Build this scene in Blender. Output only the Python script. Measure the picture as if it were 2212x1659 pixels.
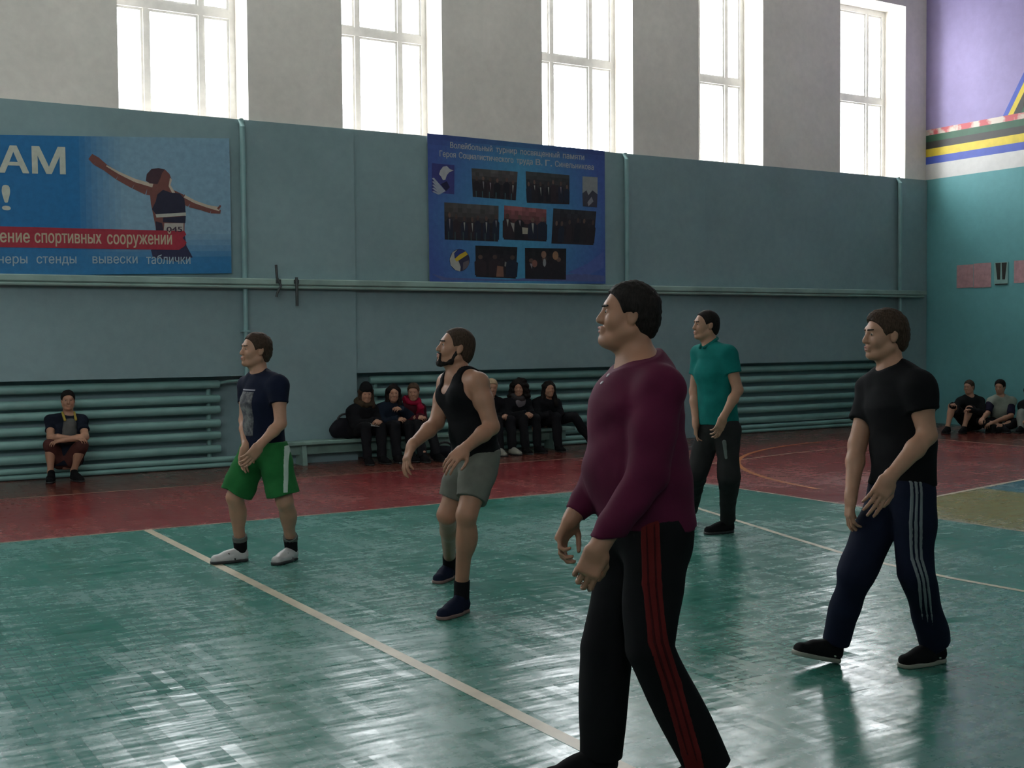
import bpy, math, random
import numpy as np
from mathutils import Vector, Matrix

SC = bpy.context.scene
COL = SC.collection
for o in list(bpy.data.objects):
    bpy.data.objects.remove(o)
random.seed(7)

# ------------------------------------------------------------------ camera
FPX, YAW, PITCH, ROLL, CAMH = 2615.24, 0.5476, -0.0390, -0.0085, 1.6
FW = np.array([math.sin(YAW)*math.cos(PITCH), math.cos(YAW)*math.cos(PITCH), math.sin(PITCH)])
_R = np.array([math.cos(YAW), -math.sin(YAW), 0.0])
_U = np.cross(_R, FW)
RT = _R*math.cos(ROLL)+_U*math.sin(ROLL)
UP = -_R*math.sin(ROLL)+_U*math.cos(ROLL)
CO = np.array([0.0, 0.0, CAMH])
cd = bpy.data.cameras.new('camera')
cam = bpy.data.objects.new('camera', cd)
COL.objects.link(cam)
cd.sensor_fit = 'HORIZONTAL'
cd.sensor_width = 36.0
cd.lens = FPX/2212*36.0
cd.clip_start = 0.05
cd.clip_end = 200
cam.matrix_world = Matrix(((RT[0], UP[0], -FW[0], 0), (RT[1], UP[1], -FW[1], 0), (RT[2], UP[2], -FW[2], CAMH), (0, 0, 0, 1)))
SC.camera = cam

# ------------------------------------------------------------------ daylight and exposure
SKY = 18.0
SC.view_settings.view_transform = 'Standard'
SC.view_settings.look = 'None'
SC.view_settings.gamma = 1.0
SC.view_settings.exposure = 0.0
SC.view_settings.use_curve_mapping = False
w = bpy.data.worlds.new('overcast_sky')
SC.world = w
w.use_nodes = True
bg = w.node_tree.nodes['Background']
bg.inputs['Color'].default_value = (0.97, 0.97, 1.0, 1)
bg.inputs['Strength'].default_value = SKY

def ray(px, py):
    return FW+RT*(px-1106)/FPX-UP*(py-829.5)/FPX
def at(px, py, d):            # point at camera depth d
    return CO+ray(px, py)*d
def onfloor(px, py, z=0.0):
    r = ray(px, py)
    return CO+r*((z-CAMH)/r[2])
def depth(p):
    return float((np.array(p)-CO)@FW)
def V(*a):
    return np.array(a, dtype=float)
def nrm(v):
    v = np.array(v, dtype=float)
    return v/max(1e-9, np.linalg.norm(v))

# ------------------------------------------------------------------ materials
class NT:
    def __init__(s, name):
        s.m = bpy.data.materials.new(name)
        s.m.use_nodes = True
        s.t = s.m.node_tree
        s.b = s.t.nodes['Principled BSDF']
    def n(s, kind, **kw):
        nd = s.t.nodes.new(kind)
        for k, v in kw.items():
            if k.startswith('_'):
                nd.inputs[k[1:].replace('_', ' ')].default_value = v
            else:
                setattr(nd, k, v)
        return nd
    def l(s, a, b):
        s.t.links.new(a, b)
    def pos(s):
        return s.n('ShaderNodeTexCoord').outputs['Object']
    def math(s, op, a, b=None, c=None):
        nd = s.n('ShaderNodeMath', operation=op)
        for i, x in enumerate((a, b, c)):
            if x is None: continue
            if isinstance(x, (int, float)): nd.inputs[i].default_value = x
            else: s.l(x, nd.inputs[i])
        return nd.outputs[0]
    def mix(s, f, a, b):
        nd = s.n('ShaderNodeMix', data_type='RGBA')
        for i, x in ((0, f), (6, a), (7, b)):
            if isinstance(x, (int, float)): nd.inputs[i].default_value = x
            elif isinstance(x, tuple): nd.inputs[i].default_value = (*x[:3], 1)
            else: s.l(x, nd.inputs[i])
        return nd.outputs[2]
    def noise(s, vec, scale, detail=3, rough=0.55):
        nd = s.n('ShaderNodeTexNoise', _Scale=scale, _Detail=detail, _Roughness=rough)
        if vec is not None: s.l(vec, nd.inputs['Vector'])
        return nd.outputs['Fac']
    def ramp(s, f, lo, hi, a=0.0, b=1.0):
        nd = s.n('ShaderNodeMapRange')
        nd.inputs['From Min'].default_value = lo; nd.inputs['From Max'].default_value = hi
        nd.inputs['To Min'].default_value = a; nd.inputs['To Max'].default_value = b
        s.l(f, nd.inputs['Value'])
        return nd.outputs[0]
    def bump(s, h, strength=0.3, dist=0.01):
        nd = s.n('ShaderNodeBump', _Strength=strength, _Distance=dist)
        s.l(h, nd.inputs['Height'])
        s.l(nd.outputs[0], s.b.inputs['Normal'])
        return nd

def mat(name, col, rough=0.6, var=0.12, scale=6.0, bump=0.0, bscale=120.0, bdist=0.002, metal=0.0, spec=0.5):
    k = NT(name)
    p = k.pos()
    f = k.noise(p, scale, 4)
    dark = tuple(c*(1-var) for c in col); light = tuple(min(1, c*(1+var)) for c in col)
    k.l(k.mix(k.ramp(f, 0.3, 0.7), dark, light), k.b.inputs['Base Color'])
    k.b.inputs['Roughness'].default_value = rough
    k.b.inputs['Metallic'].default_value = metal
    k.b.inputs['Specular IOR Level'].default_value = spec
    if bump:
        k.bump(k.noise(p, bscale, 3), bump, bdist)
    return k.m

def floor_mat(name, col, worn, wear=0.5):
    k = NT(name)
    p = k.pos()
    sx = k.n('ShaderNodeSeparateXYZ'); k.l(p, sx.inputs[0])
    X, Y = sx.outputs[0], sx.outputs[1]
    RW, ST = 0.42, 0.06
    row = k.math('FLOOR', k.math('DIVIDE', Y, RW))
    fy = k.math('FRACT', k.math('DIVIDE', Y, RW))
    xo = k.math('ADD', k.math('DIVIDE', X, ST), k.math('MULTIPLY', row, 0.37))
    stv = k.math('FLOOR', xo)
    fx = k.math('FRACT', xo)
    cv = k.n('ShaderNodeCombineXYZ'); k.l(stv, cv.inputs[0]); k.l(row, cv.inputs[1])
    wn = k.n('ShaderNodeTexWhiteNoise', noise_dimensions='3D'); k.l(cv.outputs[0], wn.inputs['Vector'])
    big = k.noise(p, 0.55, 5, 0.6)
    mp = k.n('ShaderNodeMapping'); mp.inputs['Scale'].default_value = (1.2, 5.0, 1.0); k.l(p, mp.inputs['Vector'])
    streak = k.noise(mp.outputs[0], 2.6, 5, 0.65)
    fine = k.noise(p, 22.0, 4, 0.7)
    m1 = k.math('ADD', k.math('MULTIPLY', big, 0.9), k.math('MULTIPLY', streak, 0.7))
    m1 = k.math('ADD', m1, k.math('MULTIPLY', k.math('SUBTRACT', wn.outputs['Value'], 0.5), 0.10))
    m1 = k.math('ADD', m1, k.math('MULTIPLY', k.math('SUBTRACT', fine, 0.5), 0.5))
    c1 = k.mix(k.ramp(m1, 0.62, 1.02, 0, wear), col, worn)
    # dark joints
    ex = k.math('LESS_THAN', k.math('MINIMUM', fx, k.math('SUBTRACT', 1.0, fx)), 0.05)
    ey = k.math('LESS_THAN', k.math('MINIMUM', fy, k.math('SUBTRACT', 1.0, fy)), 0.012)
    e = k.math('MAXIMUM', k.math('MULTIPLY', ex, 0.35), k.math('MULTIPLY', ey, 0.6))
    c2 = k.mix(k.math('MULTIPLY', e, 0.6), c1, tuple(c*0.35 for c in col))
    k.l(c2, k.b.inputs['Base Color'])
    k.l(k.ramp(m1, 0.6, 1.1, 0.17, 0.36), k.b.inputs['Roughness'])
    k.b.inputs['Specular IOR Level'].default_value = 0.5
    # cupped rows, uneven staves, slow waves
    cup = k.math('ABSOLUTE', k.math('SUBTRACT', fy, 0.5))
    h = k.math('MULTIPLY', k.math('POWER', k.math('MULTIPLY', cup, 2.0), 4.0), 0.0006)
    slow = k.noise(mp.outputs[0], 1.6, 2)
    h = k.math('ADD', h, k.math('MULTIPLY', slow, 0.006))
    h = k.math('ADD', h, k.math('MULTIPLY', wn.outputs['Value'], 0.0002))
    h = k.math('ADD', h, k.math('MULTIPLY', fine, 0.0003))
    b = k.bump(h, 1.0, 1.0)
    # every stave lies a little out of level
    ts = k.n('ShaderNodeVectorMath', operation='SUBTRACT'); k.l(wn.outputs['Color'], ts.inputs[0]); ts.inputs[1].default_value = (.5, .5, .5)
    tm = k.n('ShaderNodeVectorMath', operation='MULTIPLY'); k.l(ts.outputs[0], tm.inputs[0]); tm.inputs[1].default_value = (.02, .05, 0)
    ge = k.n('ShaderNodeNewGeometry'); ta = k.n('ShaderNodeVectorMath', operation='ADD'); k.l(ge.outputs['Normal'], ta.inputs[0]); k.l(tm.outputs[0], ta.inputs[1])
    tn = k.n('ShaderNodeVectorMath', operation='NORMALIZE'); k.l(ta.outputs[0], tn.inputs[0]); k.l(tn.outputs[0], b.inputs['Normal'])
    return k.m

def wall_mat(name, col, var=0.1):
    k = NT(name)
    p = k.pos()
    a = k.noise(p, 0.7, 5, 0.6); b = k.noise(p, 9.0, 4, 0.6)
    m = k.math('ADD', k.math('MULTIPLY', a, 0.7), k.math('MULTIPLY', b, 0.3))
    k.l(k.mix(k.ramp(m, 0.35, 0.65), tuple(c*(1-var) for c in col), tuple(min(1, c*(1+var)) for c in col)), k.b.inputs['Base Color'])
    k.b.inputs['Roughness'].default_value = 0.55
    k.b.inputs['Specular IOR Level'].default_value = 0.3
    k.bump(k.noise(p, 35.0, 5), 0.25, 0.004)
    return k.m

def attr_mat(name, rough=0.5, var=0.1):
    k = NT(name)
    a = k.n('ShaderNodeAttribute', attribute_name='Col')
    f = k.noise(k.pos(), 14.0, 4)
    hs = k.n('ShaderNodeHueSaturation'); k.l(a.outputs['Color'], hs.inputs['Color'])
    k.l(k.ramp(f, 0.3, 0.7, 1-var, 1+var), hs.inputs['Value'])
    k.l(hs.outputs[0], k.b.inputs['Base Color'])
    k.b.inputs['Roughness'].default_value = rough
    k.b.inputs['Specular IOR Level'].default_value = 0.3
    return k.m

M = {}
M['cream'] = wall_mat('cream_plaster', (0.80, 0.755, 0.69))
M['teal'] = wall_mat('teal_oil_paint', (0.222, 0.325, 0.338))
M['teal_end'] = wall_mat('turquoise_oil_paint', (0.13, 0.37, 0.39))
M['white'] = wall_mat('white_paint', (0.70, 0.70, 0.68))
M['purple'] = wall_mat('lilac_paint', (0.32, 0.27, 0.48))
M['mblue'] = mat('mural_blue', (0.045, 0.09, 0.46), 0.5)
M['myel'] = mat('mural_yellow', (0.72, 0.55, 0.035), 0.5)
M['mblk'] = mat('mural_black', (0.03, 0.03, 0.025), 0.5)
M['mgrn'] = mat('mural_green', (0.02, 0.10, 0.05), 0.5)
_k = NT('mural_red_flaking'); _p = _k.pos()
_k.l(_k.mix(_k.ramp(_k.noise(_p, 3.5, 4), 0.46, 0.56), (0.55, 0.10, 0.11), (0.66, 0.58, 0.50)), _k.b.inputs['Base Color']); M['mred'] = _k.m
M['ceil'] = wall_mat('ceiling_whitewash', (0.82, 0.81, 0.78))
M['fgreen'] = floor_mat('green_floor_paint', (0.018, 0.155, 0.112), (0.105, 0.225, 0.20), 0.8)
M['fred'] = floor_mat('red_floor_paint', (0.20, 0.022, 0.028), (0.22, 0.07, 0.05), 0.6)
M['fbrown'] = floor_mat('brown_red_floor_paint', (0.115, 0.026, 0.02), (0.14, 0.055, 0.035), 0.6)
M['fblue'] = floor_mat('blue_floor_paint', (0.025, 0.10, 0.17), (0.11, 0.17, 0.14), 0.7)
M['fyel'] = floor_mat('yellow_floor_paint', (0.27, 0.20, 0.035), (0.16, 0.16, 0.09), 0.8)
M['lwhite'] = mat('court_line_cream', (0.46, 0.40, 0.29), 0.35, 0.2, 5)
M['lthin'] = mat('court_line_faded', (0.33, 0.24, 0.17), 0.35, 0.3, 5)
M['lorange'] = mat('court_line_orange', (0.38, 0.14, 0.035), 0.35, 0.25, 5)
M['frame'] = mat('window_white_paint', (0.66, 0.65, 0.62), 0.45)
M['rad'] = mat('radiator_teal_enamel', (0.20, 0.37, 0.34), 0.38, 0.15, 3)
M['pipe'] = mat('pipe_teal_enamel', (0.20, 0.35, 0.35), 0.4, 0.15, 3)
M['ledge'] = mat('ledge_teal_paint', (0.25, 0.37, 0.33), 0.45, 0.25, 2)
M['iron'] = mat('dark_iron', (0.035, 0.045, 0.045), 0.5)
M['print'] = attr_mat('printed_vinyl', 0.42)
M['paperprint'] = attr_mat('printed_paper', 0.7)
M['bench'] = mat('bench_painted_wood', (0.19, 0.30, 0.26), 0.45, 0.2, 4)
_k = NT('window_glass')
_g = _k.n('ShaderNodeBsdfGlossy', _Roughness=0.02); _tr = _k.n('ShaderNodeBsdfTransparent', _Color=(0.93, 0.97, 0.97, 1))
_fr = _k.n('ShaderNodeFresnel', _IOR=1.35); _mx = _k.n('ShaderNodeMixShader')
_k.l(_fr.outputs[0], _mx.inputs[0]); _k.l(_tr.outputs[0], _mx.inputs[1]); _k.l(_g.outputs[0], _mx.inputs[2])
_k.l(_mx.outputs[0], _k.t.nodes['Material Output'].inputs['Surface']); M['glass'] = _k.m

def cloth(name, col, rough=0.85, var=0.15):
    return mat(name, col, rough, var, 9.0, 0.25, 420.0, 0.001, spec=0.1)
def skinmat(name, col):
    k = NT(name); p = k.pos()
    k.l(k.mix(k.ramp(k.noise(p, 13, 4), 0.3, 0.7), tuple(c*0.88 for c in col), (col[0]*1.1, col[1]*1.02, col[2])), k.b.inputs['Base Color'])
    k.b.inputs['Roughness'].default_value = 0.5
    k.b.inputs['Specular IOR Level'].default_value = 0.35
    k.bump(k.noise(p, 160, 3), 0.15, 0.001)
    return k.m
M['skin'] = skinmat('skin_fair', (0.39, 0.215, 0.14))
M['skin2'] = skinmat('skin_tanned', (0.33, 0.172, 0.108))
M['lip'] = mat('lip_skin', (0.36, 0.13, 0.11), 0.45)
M['eyew'] = mat('eye_white_shaded', (0.34, 0.31, 0.29), 0.35)  # white of the eye, darkened in its colour to stand for shade
M['eyed'] = mat('eye_iris', (0.03, 0.025, 0.02), 0.2)
def hairmat(name, col):
    k = NT(name); p = k.pos()
    mp = k.n('ShaderNodeMapping'); mp.inputs['Scale'].default_value = (60, 60, 14); k.l(p, mp.inputs['Vector'])
    f = k.noise(mp.outputs[0], 3.0, 3)
    k.l(k.mix(k.ramp(f, 0.35, 0.65), tuple(c*0.6 for c in col), tuple(c*1.4 for c in col)), k.b.inputs['Base Color'])
    k.b.inputs['Roughness'].default_value = 0.7
    k.b.inputs['Specular IOR Level'].default_value = 0.15
    k.bump(f, 0.5, 0.004)
    return k.m
M['hdark'] = hairmat('hair_near_black', (0.012, 0.009, 0.008))
M['hbrown'] = hairmat('hair_dark_brown', (0.045, 0.027, 0.018))
M['hmid'] = hairmat('hair_brown', (0.075, 0.045, 0.028))
M['hblond'] = hairmat('hair_blond', (0.45, 0.34, 0.22))
M['black'] = cloth('black_fabric', (0.007, 0.007, 0.008))
M['navy'] = cloth('navy_fabric', (0.007, 0.010, 0.024))
M['coat'] = cloth('dark_coat_fabric', (0.012, 0.012, 0.013))
M['rubber'] = mat('dark_rubber', (0.015, 0.015, 0.016), 0.5)

# ------------------------------------------------------------------ object helpers
def mesh(name, verts, faces, m=None, parent=None, smooth=False, loc=None, mats=None, mi=None, col=None):
    me = bpy.data.meshes.new(name)
    vv = np.asarray(verts, dtype=float)
    if loc is not None: vv = vv-np.asarray(loc)
    me.from_pydata(vv.tolist(), [], [list(map(int, f)) for f in faces])
    if mats: [me.materials.append(x) for x in mats]
    elif m: me.materials.append(m)
    if mi is not None: me.polygons.foreach_set('material_index', mi)
    if smooth: me.polygons.foreach_set('use_smooth', [True]*len(me.polygons))
    if col is not None:
        ca = me.color_attributes.new('Col', 'FLOAT_COLOR', 'CORNER')
        buf = []
        for p, c in zip(me.polygons, col): buf += [c[0], c[1], c[2], 1.0]*p.loop_total
        ca.data.foreach_set('color', buf)
    me.update()
    o = bpy.data.objects.new(name, me)
    COL.objects.link(o)
    if loc is not None: o.location = Vector(loc)
    if parent: o.parent = parent
    return o
def empty(name, loc=(0, 0, 0), rz=0.0):
    o = bpy.data.objects.new(name, None); COL.objects.link(o)
    o.location = loc; o.rotation_euler = (0, 0, rz); o.empty_display_size = 0.1
    return o
def tag(o, label=None, cat=None, group=None, kind=None):
    if label: o['label'] = label
    if cat: o['category'] = cat
    if group: o['group'] = group
    if kind: o['kind'] = kind
    return o

class MB:                      # boxes, tubes, prisms collected into one mesh
    def __init__(s): s.v = []; s.f = []; s.mi = []; s.c = []
    def add(s, v, f, mi=0, c=None):
        n = len(s.v); s.v += [list(map(float, p)) for p in v]
        for q in f: s.f.append([n+i for i in q]); s.mi.append(mi); s.c.append(c)
    def box(s, a, b, mi=0, bev=0.0):
        (x0, y0, z0), (x1, y1, z1) = a, b
        if bev <= 0:
            s.add([(x0,y0,z0),(x1,y0,z0),(x1,y1,z0),(x0,y1,z0),(x0,y0,z1),(x1,y0,z1),(x1,y1,z1),(x0,y1,z1)],
                  [(0,3,2,1),(4,5,6,7),(0,1,5,4),(1,2,6,5),(2,3,7,6),(3,0,4,7)], mi); return
        c = [((x0+x1)/2), ((y0+y1)/2), ((z0+z1)/2)]; h = [(x1-x0)/2, (y1-y0)/2, (z1-z0)/2]
        b = min(bev, min(h)*0.9)
        vs = []; idx = {}
        for sx in (-1, 1):
            for sy in (-1, 1):
                for sz in (-1, 1):
                    for ax in range(3):
                        p = [c[i]+(sx, sy, sz)[i]*(h[i]-(0 if i == ax else b)) for i in range(3)]
                        idx[(sx, sy, sz, ax)] = len(vs); vs.append(p)
        fs = []
        for ax in range(3):
            o1, o2 = [(1, 2), (2, 0), (0, 1)][ax]
            for sg in (-1, 1):
                q = []
                for a1, a2 in ((-1, -1), (1, -1), (1, 1), (-1, 1)):
                    k = [0, 0, 0]; k[ax] = sg; k[o1] = a1; k[o2] = a2
                    q.append(idx[(*k, ax)])
                fs.append(q if sg > 0 else q[::-1])
        for ax in range(3):
            o1, o2 = [(1, 2), (2, 0), (0, 1)][ax]
            for s1 in (-1, 1):
                for s2 in (-1, 1):
                    def kk(a, d):
                        k = [0, 0, 0]; k[ax] = a; k[o1] = s1; k[o2] = s2
                        return idx[(*k, d)]
                    q = [kk(-1, o1), kk(1, o1), kk(1, o2), kk(-1, o2)]
                    fs.append(q if s1*s2 < 0 else q[::-1])
        for sx in (-1, 1):
            for sy in (-1, 1):
                for sz in (-1, 1):
                    q = [idx[(sx, sy, sz, a)] for a in range(3)]
                    fs.append(q if sx*sy*sz > 0 else q[::-1])
        s.add(vs, fs, mi)
    def tube(s, pts, r, seg=12, mi=0, cap=True):
        pts = [np.array(p, float) for p in pts]; rr = r if isinstance(r, (list, tuple)) else [r]*len(pts)
        rings = []
        for i, p in enumerate(pts):
            d = nrm(pts[min(i+1, len(pts)-1)]-pts[max(i-1, 0)])
            a = nrm(np.cross(d, V(0, 0, 1) if abs(d[2]) < 0.9 else V(1, 0, 0))); b = np.cross(a, d)
            rings.append([p+rr[i]*(a*math.cos(t)+b*math.sin(t)) for t in np.linspace(0, 2*math.pi, seg, endpoint=False)])
        v = [q for R in rings for q in R]; f = []
        for i in range(len(pts)-1):
            for j in range(seg):
                k = (j+1) % seg
                f.append((i*seg+j, (i+1)*seg+j, (i+1)*seg+k, i*seg+k))
        if cap:
            f.append(tuple(range(seg))); f.append(tuple((len(pts)-1)*seg+j for j in reversed(range(seg))))
        s.add(v, f, mi)
    def build(s, name, m=None, parent=None, smooth=False, mats=None, loc=None):
        o = mesh(name, s.v, s.f, m, parent, smooth, loc, mats, s.mi if mats else None)
        if smooth:
            try: o.data.set_sharp_from_angle(angle=math.radians(40))
            except Exception: pass
        return o

# ------------------------------------------------------------------ the room
WY, EX, SILL, LZ, NZ = 14.68, 17.63, 4.326, 2.323, 1.14
X0, YF, CZ, THK = -18.4, -3.2, 8.4, 0.62
GX, GY = 8.55, 10.275
WIN = [(-17.3, -15.75), (-14.35, -12.8), (-11.35, -9.80), (-8.40, -6.85), (-5.40, -3.85), (-2.40, -0.88), (0.56, 2.12),
       (3.56, 5.14), (6.41, 7.88), (9.50, 11.12), (12.40, 13.74), (15.48, 17.09)]
WTOP = 7.32
ADDED_WIN = WIN[0:6]          # windows added behind the camera, on the opposite side, to brighten the cream wall

def floor():
    mb = MB()
    def q(pts, mi, z=0.0): mb.add([(x, y, z) for x, y in pts], [tuple(range(len(pts)))], mi)
    Yb = 15.0
    q([(X0, YF), (GX, YF), (GX, GY), (X0, GY)], 0)
    def ky(x): return 7.69+(x-8.55)*0.205
    q([(GX, ky(GX)), (14.95, ky(14.95)), (14.95, 13.1), (EX, 13.1), (EX, 13.1), (GX, 13.1)][:3]+[(14.95, 13.1), (GX, 13.1)], 1)
    q([(GX, GY), (GX, 13.1), (X0, 13.1), (X0, GY)], 1)
    q([(X0, 13.1), (EX, 13.1), (EX, Yb), (X0, Yb)], 2)
    q([(14.95, YF), (EX, YF), (EX, 13.1), (14.95, 13.1)], 2)
    q([(GX, YF), (10.6, YF), (10.6, ky(10.6)), (GX, ky(GX))], 4)
    q([(10.6, YF), (14.95, YF), (14.95, ky(14.95)), (10.6, ky(10.6))], 3)
    def line(pts, wd, mi, z):
        pts = [np.array(p, float) for p in pts]
        v = []
        for i, p in enumerate(pts):
            d = nrm(pts[min(i+1, len(pts)-1)]-pts[max(i-1, 0)]); n = np.array([-d[1], d[0]])*wd/2
            v += [(*(p+n), z), (*(p-n), z)]
        mb.add(v, [(2*i, 2*i+1, 2*i+3, 2*i+2) for i in range(len(pts)-1)], mi)
    line([(2.65, YF), (2.65, GY)], 0.07, 5, 0.0012)
    line([(X0, GY), (GX, GY)], 0.03, 6, 0.0010)
    line([(GX, GY), (GX, YF)], 0.035, 6, 0.0010)
    line([(7.35, 8.95), (7.27, 8.66), (7.05, 7.85), (6.82, 7.0), (6.64, 6.3), (6.56, 5.8), (6.53, 5.2), (6.57, 4.6), (6.7, 3.8), (6.95, 3.0)], 0.05, 5, 0.0014)
    line([(X0, 13.1), (9.6, 13.1)], 0.035, 6, 0.0012)
    line([(9.0, 11.3), (10.44, 11.66), (11.7, 11.93), (13.0, 12.1), (14.95, 12.12)], 0.05, 6, 0.0014)
    line([(14.95, 12.12), (14.95, YF)], 0.05, 6, 0.0016)
    line([(GX, ky(GX)), (14.95, ky(14.95))], 0.05, 5, 0.0016)
    line([(13.65+4.5*math.cos(t), 8.45+4.5*math.sin(t)) for t in np.radians(np.arange(95, 176, 3))], 0.06, 7, 0.0018)
    o = mb.build('floor', mats=[M[k] for k in ('fgreen', 'fred', 'fbrown', 'fblue', 'fyel', 'lwhite', 'lthin', 'lorange')])
    tag(o, kind='structure')
floor()

def wall_grid(mb, xs, zs, y, keep, mat_of, flip=False):
    for i in range(len(xs)-1):
        for j in range(len(zs)-1):
            if keep((xs[i]+xs[i+1])/2, (zs[j]+zs[j+1])/2):
                v = [(xs[i], y, zs[j]), (xs[i+1], y, zs[j]), (xs[i+1], y, zs[j+1]), (xs[i], y, zs[j+1])]
                mb.add(v, [(0, 1, 2, 3) if not flip else (3, 2, 1, 0)], mat_of((zs[j]+zs[j+1])/2))
NICHE = [(-17.25, -12.8), (-11.3, -6.85), (-5.35, -0.9), (0.60, 5.06), (6.55, 10.97), (12.5, 16.91)]
PIER = [(-18.4, -17.25), (-12.8, -11.3), (-6.85, -5.35), (-0.9, 0.60), (5.06, 6.55), (10.97, 12.5), (16.91, EX)]
def long_wall():
    mb = MB()
    xs = sorted({X0, EX, *[v for a in WIN for v in a], *[v for a in NICHE for v in a]})
    zs = [0.0, NZ, SILL, WTOP, CZ]
    inw = lambda x, z: any(a < x < b for a, b in WIN) and SILL < z < WTOP
    inn = lambda x, z: any(a < x < b for a, b in NICHE) and z < NZ
    wall_grid(mb, xs, zs, WY, lambda x, z: not inw(x, z) and not inn(x, z), lambda z: 0 if z < SILL else 1)
    wall_grid(mb, xs, zs, WY+THK, lambda x, z: not inw(x, z), lambda z: 1, True)
    Y1 = WY+THK
    for a, b in WIN:
        mb.add([(a, WY, SILL), (b, WY, SILL), (b, Y1, SILL), (a, Y1, SILL)], [(0, 1, 2, 3)], 1)
        mb.add([(a, WY, WTOP), (b, WY, WTOP), (b, Y1, WTOP), (a, Y1, WTOP)], [(3, 2, 1, 0)], 1)
        mb.add([(a, WY, SILL), (a, Y1, SILL), (a, Y1, WTOP), (a, WY, WTOP)], [(0, 1, 2, 3)], 1)
        mb.add([(b, WY, SILL), (b, Y1, SILL), (b, Y1, WTOP), (b, WY, WTOP)], [(3, 2, 1, 0)], 1)
    YN = WY+0.27
    for a, b in NICHE:
        mb.add([(a, YN, 0), (b, YN, 0), (b, YN, NZ), (a, YN, NZ)], [(0, 1, 2, 3)], 0)
        mb.add([(a, WY, NZ), (b, WY, NZ), (b, YN, NZ), (a, YN, NZ)], [(0, 1, 2, 3)], 0)
        mb.add([(a, WY, 0), (a, YN, 0), (a, YN, NZ), (a, WY, NZ)], [(0, 1, 2, 3)], 0)
        mb.add([(b, WY, 0), (b, YN, 0), (b, YN, NZ), (b, WY, NZ)], [(3, 2, 1, 0)], 0)
    # shallow pilasters between the bays
    for a, b in PIER:
        c = 0.04
        v = [(a, WY, 0), (a+0.01, WY-c, 0), (b-0.01, WY-c, 0), (b, WY, 0)]
        v += [(x, y, SILL-0.02) for x, y, z in v]
        mb.add(v, [(0, 1, 5, 4), (1, 2, 6, 5), (2, 3, 7, 6), (4, 5, 6, 7)], 0)
    o = mb.build('wall_back', mats=[M['teal'], M['cream']])
    tag(o, kind='structure')
long_wall()

def end_wall():
    mb = MB()
    def q(y0, y1, z0, z1, mi, x=EX): mb.add([(x, y1, z0), (x, y0, z0), (x, y0, z1), (x, y1, z1)], [(0, 1, 2, 3)], mi)
    ZS = [(0, SILL, 0), (SILL, 4.60, 1), (4.60, 4.73, 2), (4.73, 4.87, 3), (4.87, 4.995, 4), (4.995, 5.11, 5), (5.11, 5.21, 6), (5.21, CZ, 7)]
    yb = 12.62
    for z0, z1, mi in ZS:
        q(yb, WY+0.1, z0, z1, mi); q(YF, yb, z0, z1, mi if mi in (0, 1, 7) else 8)
    # slanted stripes of the painted figure, a few millimetres of paint
    def sl(o0, o1, mi):
        x = EX-0.004
        mb.add([(x, 13.10-o0, 5.21), (x, 13.10-o1, 5.21), (x, 11.9-o1, 7.2), (x, 11.9-o0, 7.2)], [(0, 1, 2, 3)], mi)
    sl(0.0, 0.10, 2); sl(0.10, 0.20, 3); sl(0.20, 0.34, 4); sl(0.34, 0.46, 5); sl(0.46, 0.56, 6)
    o = mb.build('wall_right', mats=[M[k] for k in ('teal_end', 'white', 'mblue', 'myel', 'mblk', 'mgrn', 'mred', 'purple', 'white')])
    tag(o, kind='structure')
end_wall()
def plain_walls():
    for nm, v in (('wall_left', [(X0, YF, 0), (X0, WY, 0), (X0, WY, SILL), (X0, YF, SILL), (X0, WY, CZ), (X0, YF, CZ)]),
                  ):
        tag(mesh(nm, v, [(0, 1, 2, 3), (3, 2, 4, 5)], mats=[M['teal'], M['cream']], mi=[0, 1]), kind='structure')
    mb = MB(); xs = sorted({X0, EX, *[v for a in ADDED_WIN for v in a]})
    wall_grid(mb, xs, [0, SILL, WTOP, CZ], YF, lambda x, z: not (any(a < x < b for a, b in ADDED_WIN) and SILL < z < WTOP), lambda z: 0 if z < SILL else 1, True)
    for a, b in ADDED_WIN:  # reveals of the added, unseen light openings
        for v in ([(a, SILL), (b, SILL)], [(b, SILL), (b, WTOP)], [(b, WTOP), (a, WTOP)], [(a, WTOP), (a, SILL)]):
            mb.add([(v[0][0], YF, v[0][1]), (v[1][0], YF, v[1][1]), (v[1][0], YF-.5, v[1][1]), (v[0][0], YF-.5, v[0][1])], [(0, 1, 2, 3)], 1)
    tag(mb.build('wall_front', mats=[M['teal'], M['cream']]), kind='structure')
    tag(mesh('ceiling', [(X0, YF, CZ), (EX, YF, CZ), (EX, WY+THK, CZ), (X0, WY+THK, CZ)], [(3, 2, 1, 0)], M['ceil']), kind='structure')
plain_walls()

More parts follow.
